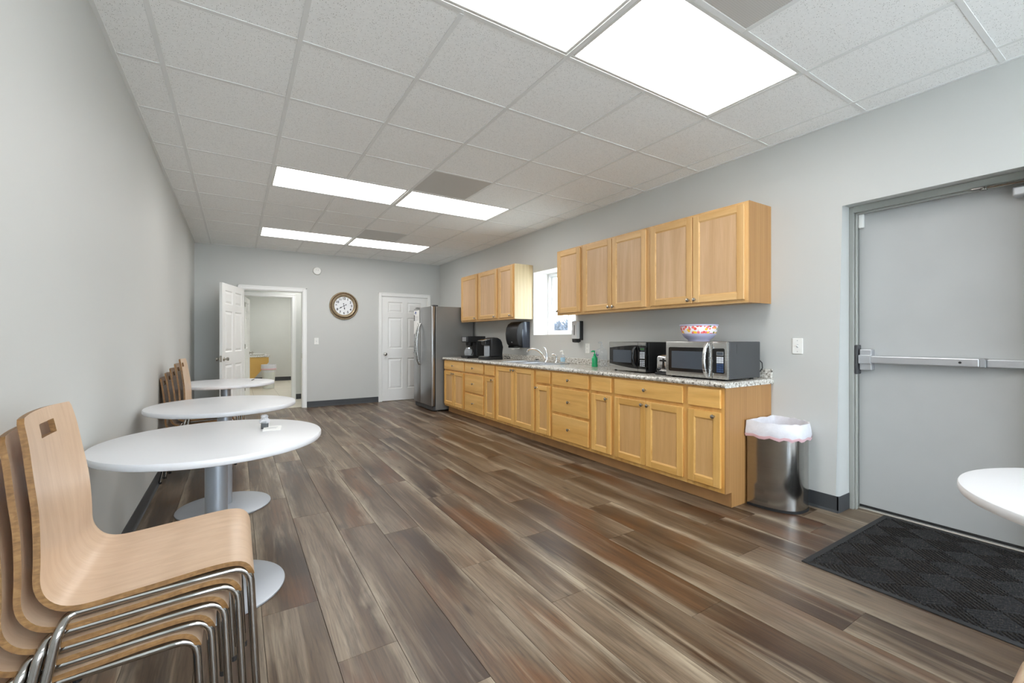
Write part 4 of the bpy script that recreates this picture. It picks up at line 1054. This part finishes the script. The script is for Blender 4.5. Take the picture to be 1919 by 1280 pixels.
def chair_shell():
    P = resample(prof); N = len(P); ns = 16
    nor = []
    for i in range(N):
        d = (P[min(i + 1, N - 1)] - P[max(i - 1, 0)]).normalized(); nor.append(Vector((d.y, -d.x)))   # points to the back / underside
    bm = bmesh.new(); F = []; K = []
    lens = [0]
    for a, c in zip(P, P[1:]): lens.append(lens[-1] + (c - a).length)
    cols = sorted([-1, -.93, -.8, -.6, -.42, -.30, -.15, 0, .15, .30, .42, .6, .8, .93, 1])
    T = .0125
    for i in range(N):
        s_ = lens[i]; z = P[i].y
        hw = .165 + (.215 - .165) * min(1, max(0, (.868 - z) / .40)) ** .8
        if s_ < .014: hw -= .007 * (1 - s_ / .014) ** 2
        e = lens[-1] - s_
        if e < .03: hw -= .012 * (1 - e / .03) ** 2
        bow = .014 * min(1, max(0, (z - .46) / .2))
        sag = .008 * (1 if z < .47 else 0) * min(1, s_ / .9)
        rf, rk = [], []
        for u in cols:
            dx = -bow * (1 - u * u)
            top = .003 * (1 - u * u) * max(0, 1 - s_ / .06)
            p = Vector((P[i].x - ORG + dx, u * hw, P[i].y + top - sag * (1 - u * u)))
            q = p + Vector((nor[i].x * T, 0, nor[i].y * T))
            rf.append(bm.verts.new(p)); rk.append(bm.verts.new(q))
        F.append(rf); K.append(rk)
    keep = set()
    for i in range(N - 1):
        for j in range(len(cols) - 1):
            if .030 < (lens[i] + lens[i + 1]) / 2 < .066 and abs((cols[j] + cols[j + 1]) / 2) < .30: continue
            keep.add((i, j))
    for i, j in keep:
        bm.faces.new((F[i][j], F[i][j + 1], F[i + 1][j + 1], F[i + 1][j])).material_index = 0
        bm.faces.new((K[i][j], K[i + 1][j], K[i + 1][j + 1], K[i][j + 1])).material_index = 0
        for (di, dj, a, c) in ((-1, 0, (i, j), (i, j + 1)), (1, 0, (i + 1, j), (i + 1, j + 1)), (0, -1, (i, j), (i + 1, j)), (0, 1, (i, j + 1), (i + 1, j + 1))):
            if (i + di, j + dj) not in keep:
                bm.faces.new((F[a[0]][a[1]], F[c[0]][c[1]], K[c[0]][c[1]], K[a[0]][a[1]])).material_index = 1
    b = MB(); b.bm.free(); b.bm = bm
    for v in [v for v in bm.verts if not v.link_faces]: bm.verts.remove(v)
    return b.mesh('shell', ['beech', 'beech_edge'], 40)
def fillet(pts, r, n=5):
    out = [Vector(pts[0])]
    for a, p, c in zip(pts, pts[1:], pts[2:]):
        a, p, c = Vector(a), Vector(p), Vector(c)
        k = min(r, (a - p).length * .45, (c - p).length * .45)
        s_, e = p + (a - p).normalized() * k, p + (c - p).normalized() * k
        for i in range(n + 1):
            u = i / n; out.append(s_ * (1 - u) ** 2 + p * 2 * u * (1 - u) + e * u * u)
    return out + [Vector(pts[-1])]
def make_chair():
    t = thing('stacking_chair', 'x', 'chair')
    o = bpy.data.objects.new('shell', chair_shell()); COL.objects.link(o); o.parent = t
    L = lambda X: X - ORG
    for sg in (-1, 1):
        pts = [(L(-.068), sg * .205, .006), (L(-.0885), sg * .200, .424), (L(-.30), sg * .198, .4155), (L(-.452), sg * .198, .409), (L(-.462), sg * .228, .385), (L(-.535), sg * .232, .006)]
        MB().tube(fillet(pts, .045, 6), .0102, 12).build('side_frame', 'dark_chrome', t, 60)
        MB().lathe([(.011, 0), (.011, .016), (.0095, .018)], L(-.068), sg * .205, 0, 12).build('foot_cap', 'rubber', t)
        MB().lathe([(.011, 0), (.011, .016), (.0095, .018)], L(-.534), sg * .232, 0, 12).build('foot_cap', 'rubber', t)
    for X, z in ((-.17, .4205), (-.40, .412)): MB().tube([(L(X), -.195, z), (L(X), .195, z)], .007, 10).build('cross_bar', 'dark_chrome', t, 60)
    return t
proto = make_chair(); first = [True]
def put_chair(label, x, y, z, rz, group=None):
    if first[0]: c = proto; first[0] = False
    else: c = copy_tree(proto)
    c.location = (x, y, z); c.rotation_euler = (0, 0, rz); c['label'] = label
    if group: c['group'] = group
    elif 'group' in c: del c['group']
    return c
ordn = ['bottom', 'second from bottom', 'middle', 'second from top', 'topmost']
for k in range(5):
    put_chair(f"beech plywood chair with chrome legs, {ordn[k]} of the large stack in front", ORG + k * .030, 1.60, k * .0385, 0, 'front stack of chairs')
for k in range(5):
    put_chair(f"beech plywood chair, {ordn[k]} of the distant stack between the tables", ORG + .006 + k * .032, 4.80, k * .0385, math.radians(-2.0), 'distant stack of chairs')
c = put_chair('single beech chair at the bottom right corner near the right table', 1.405, .016, 0, PI / 2)
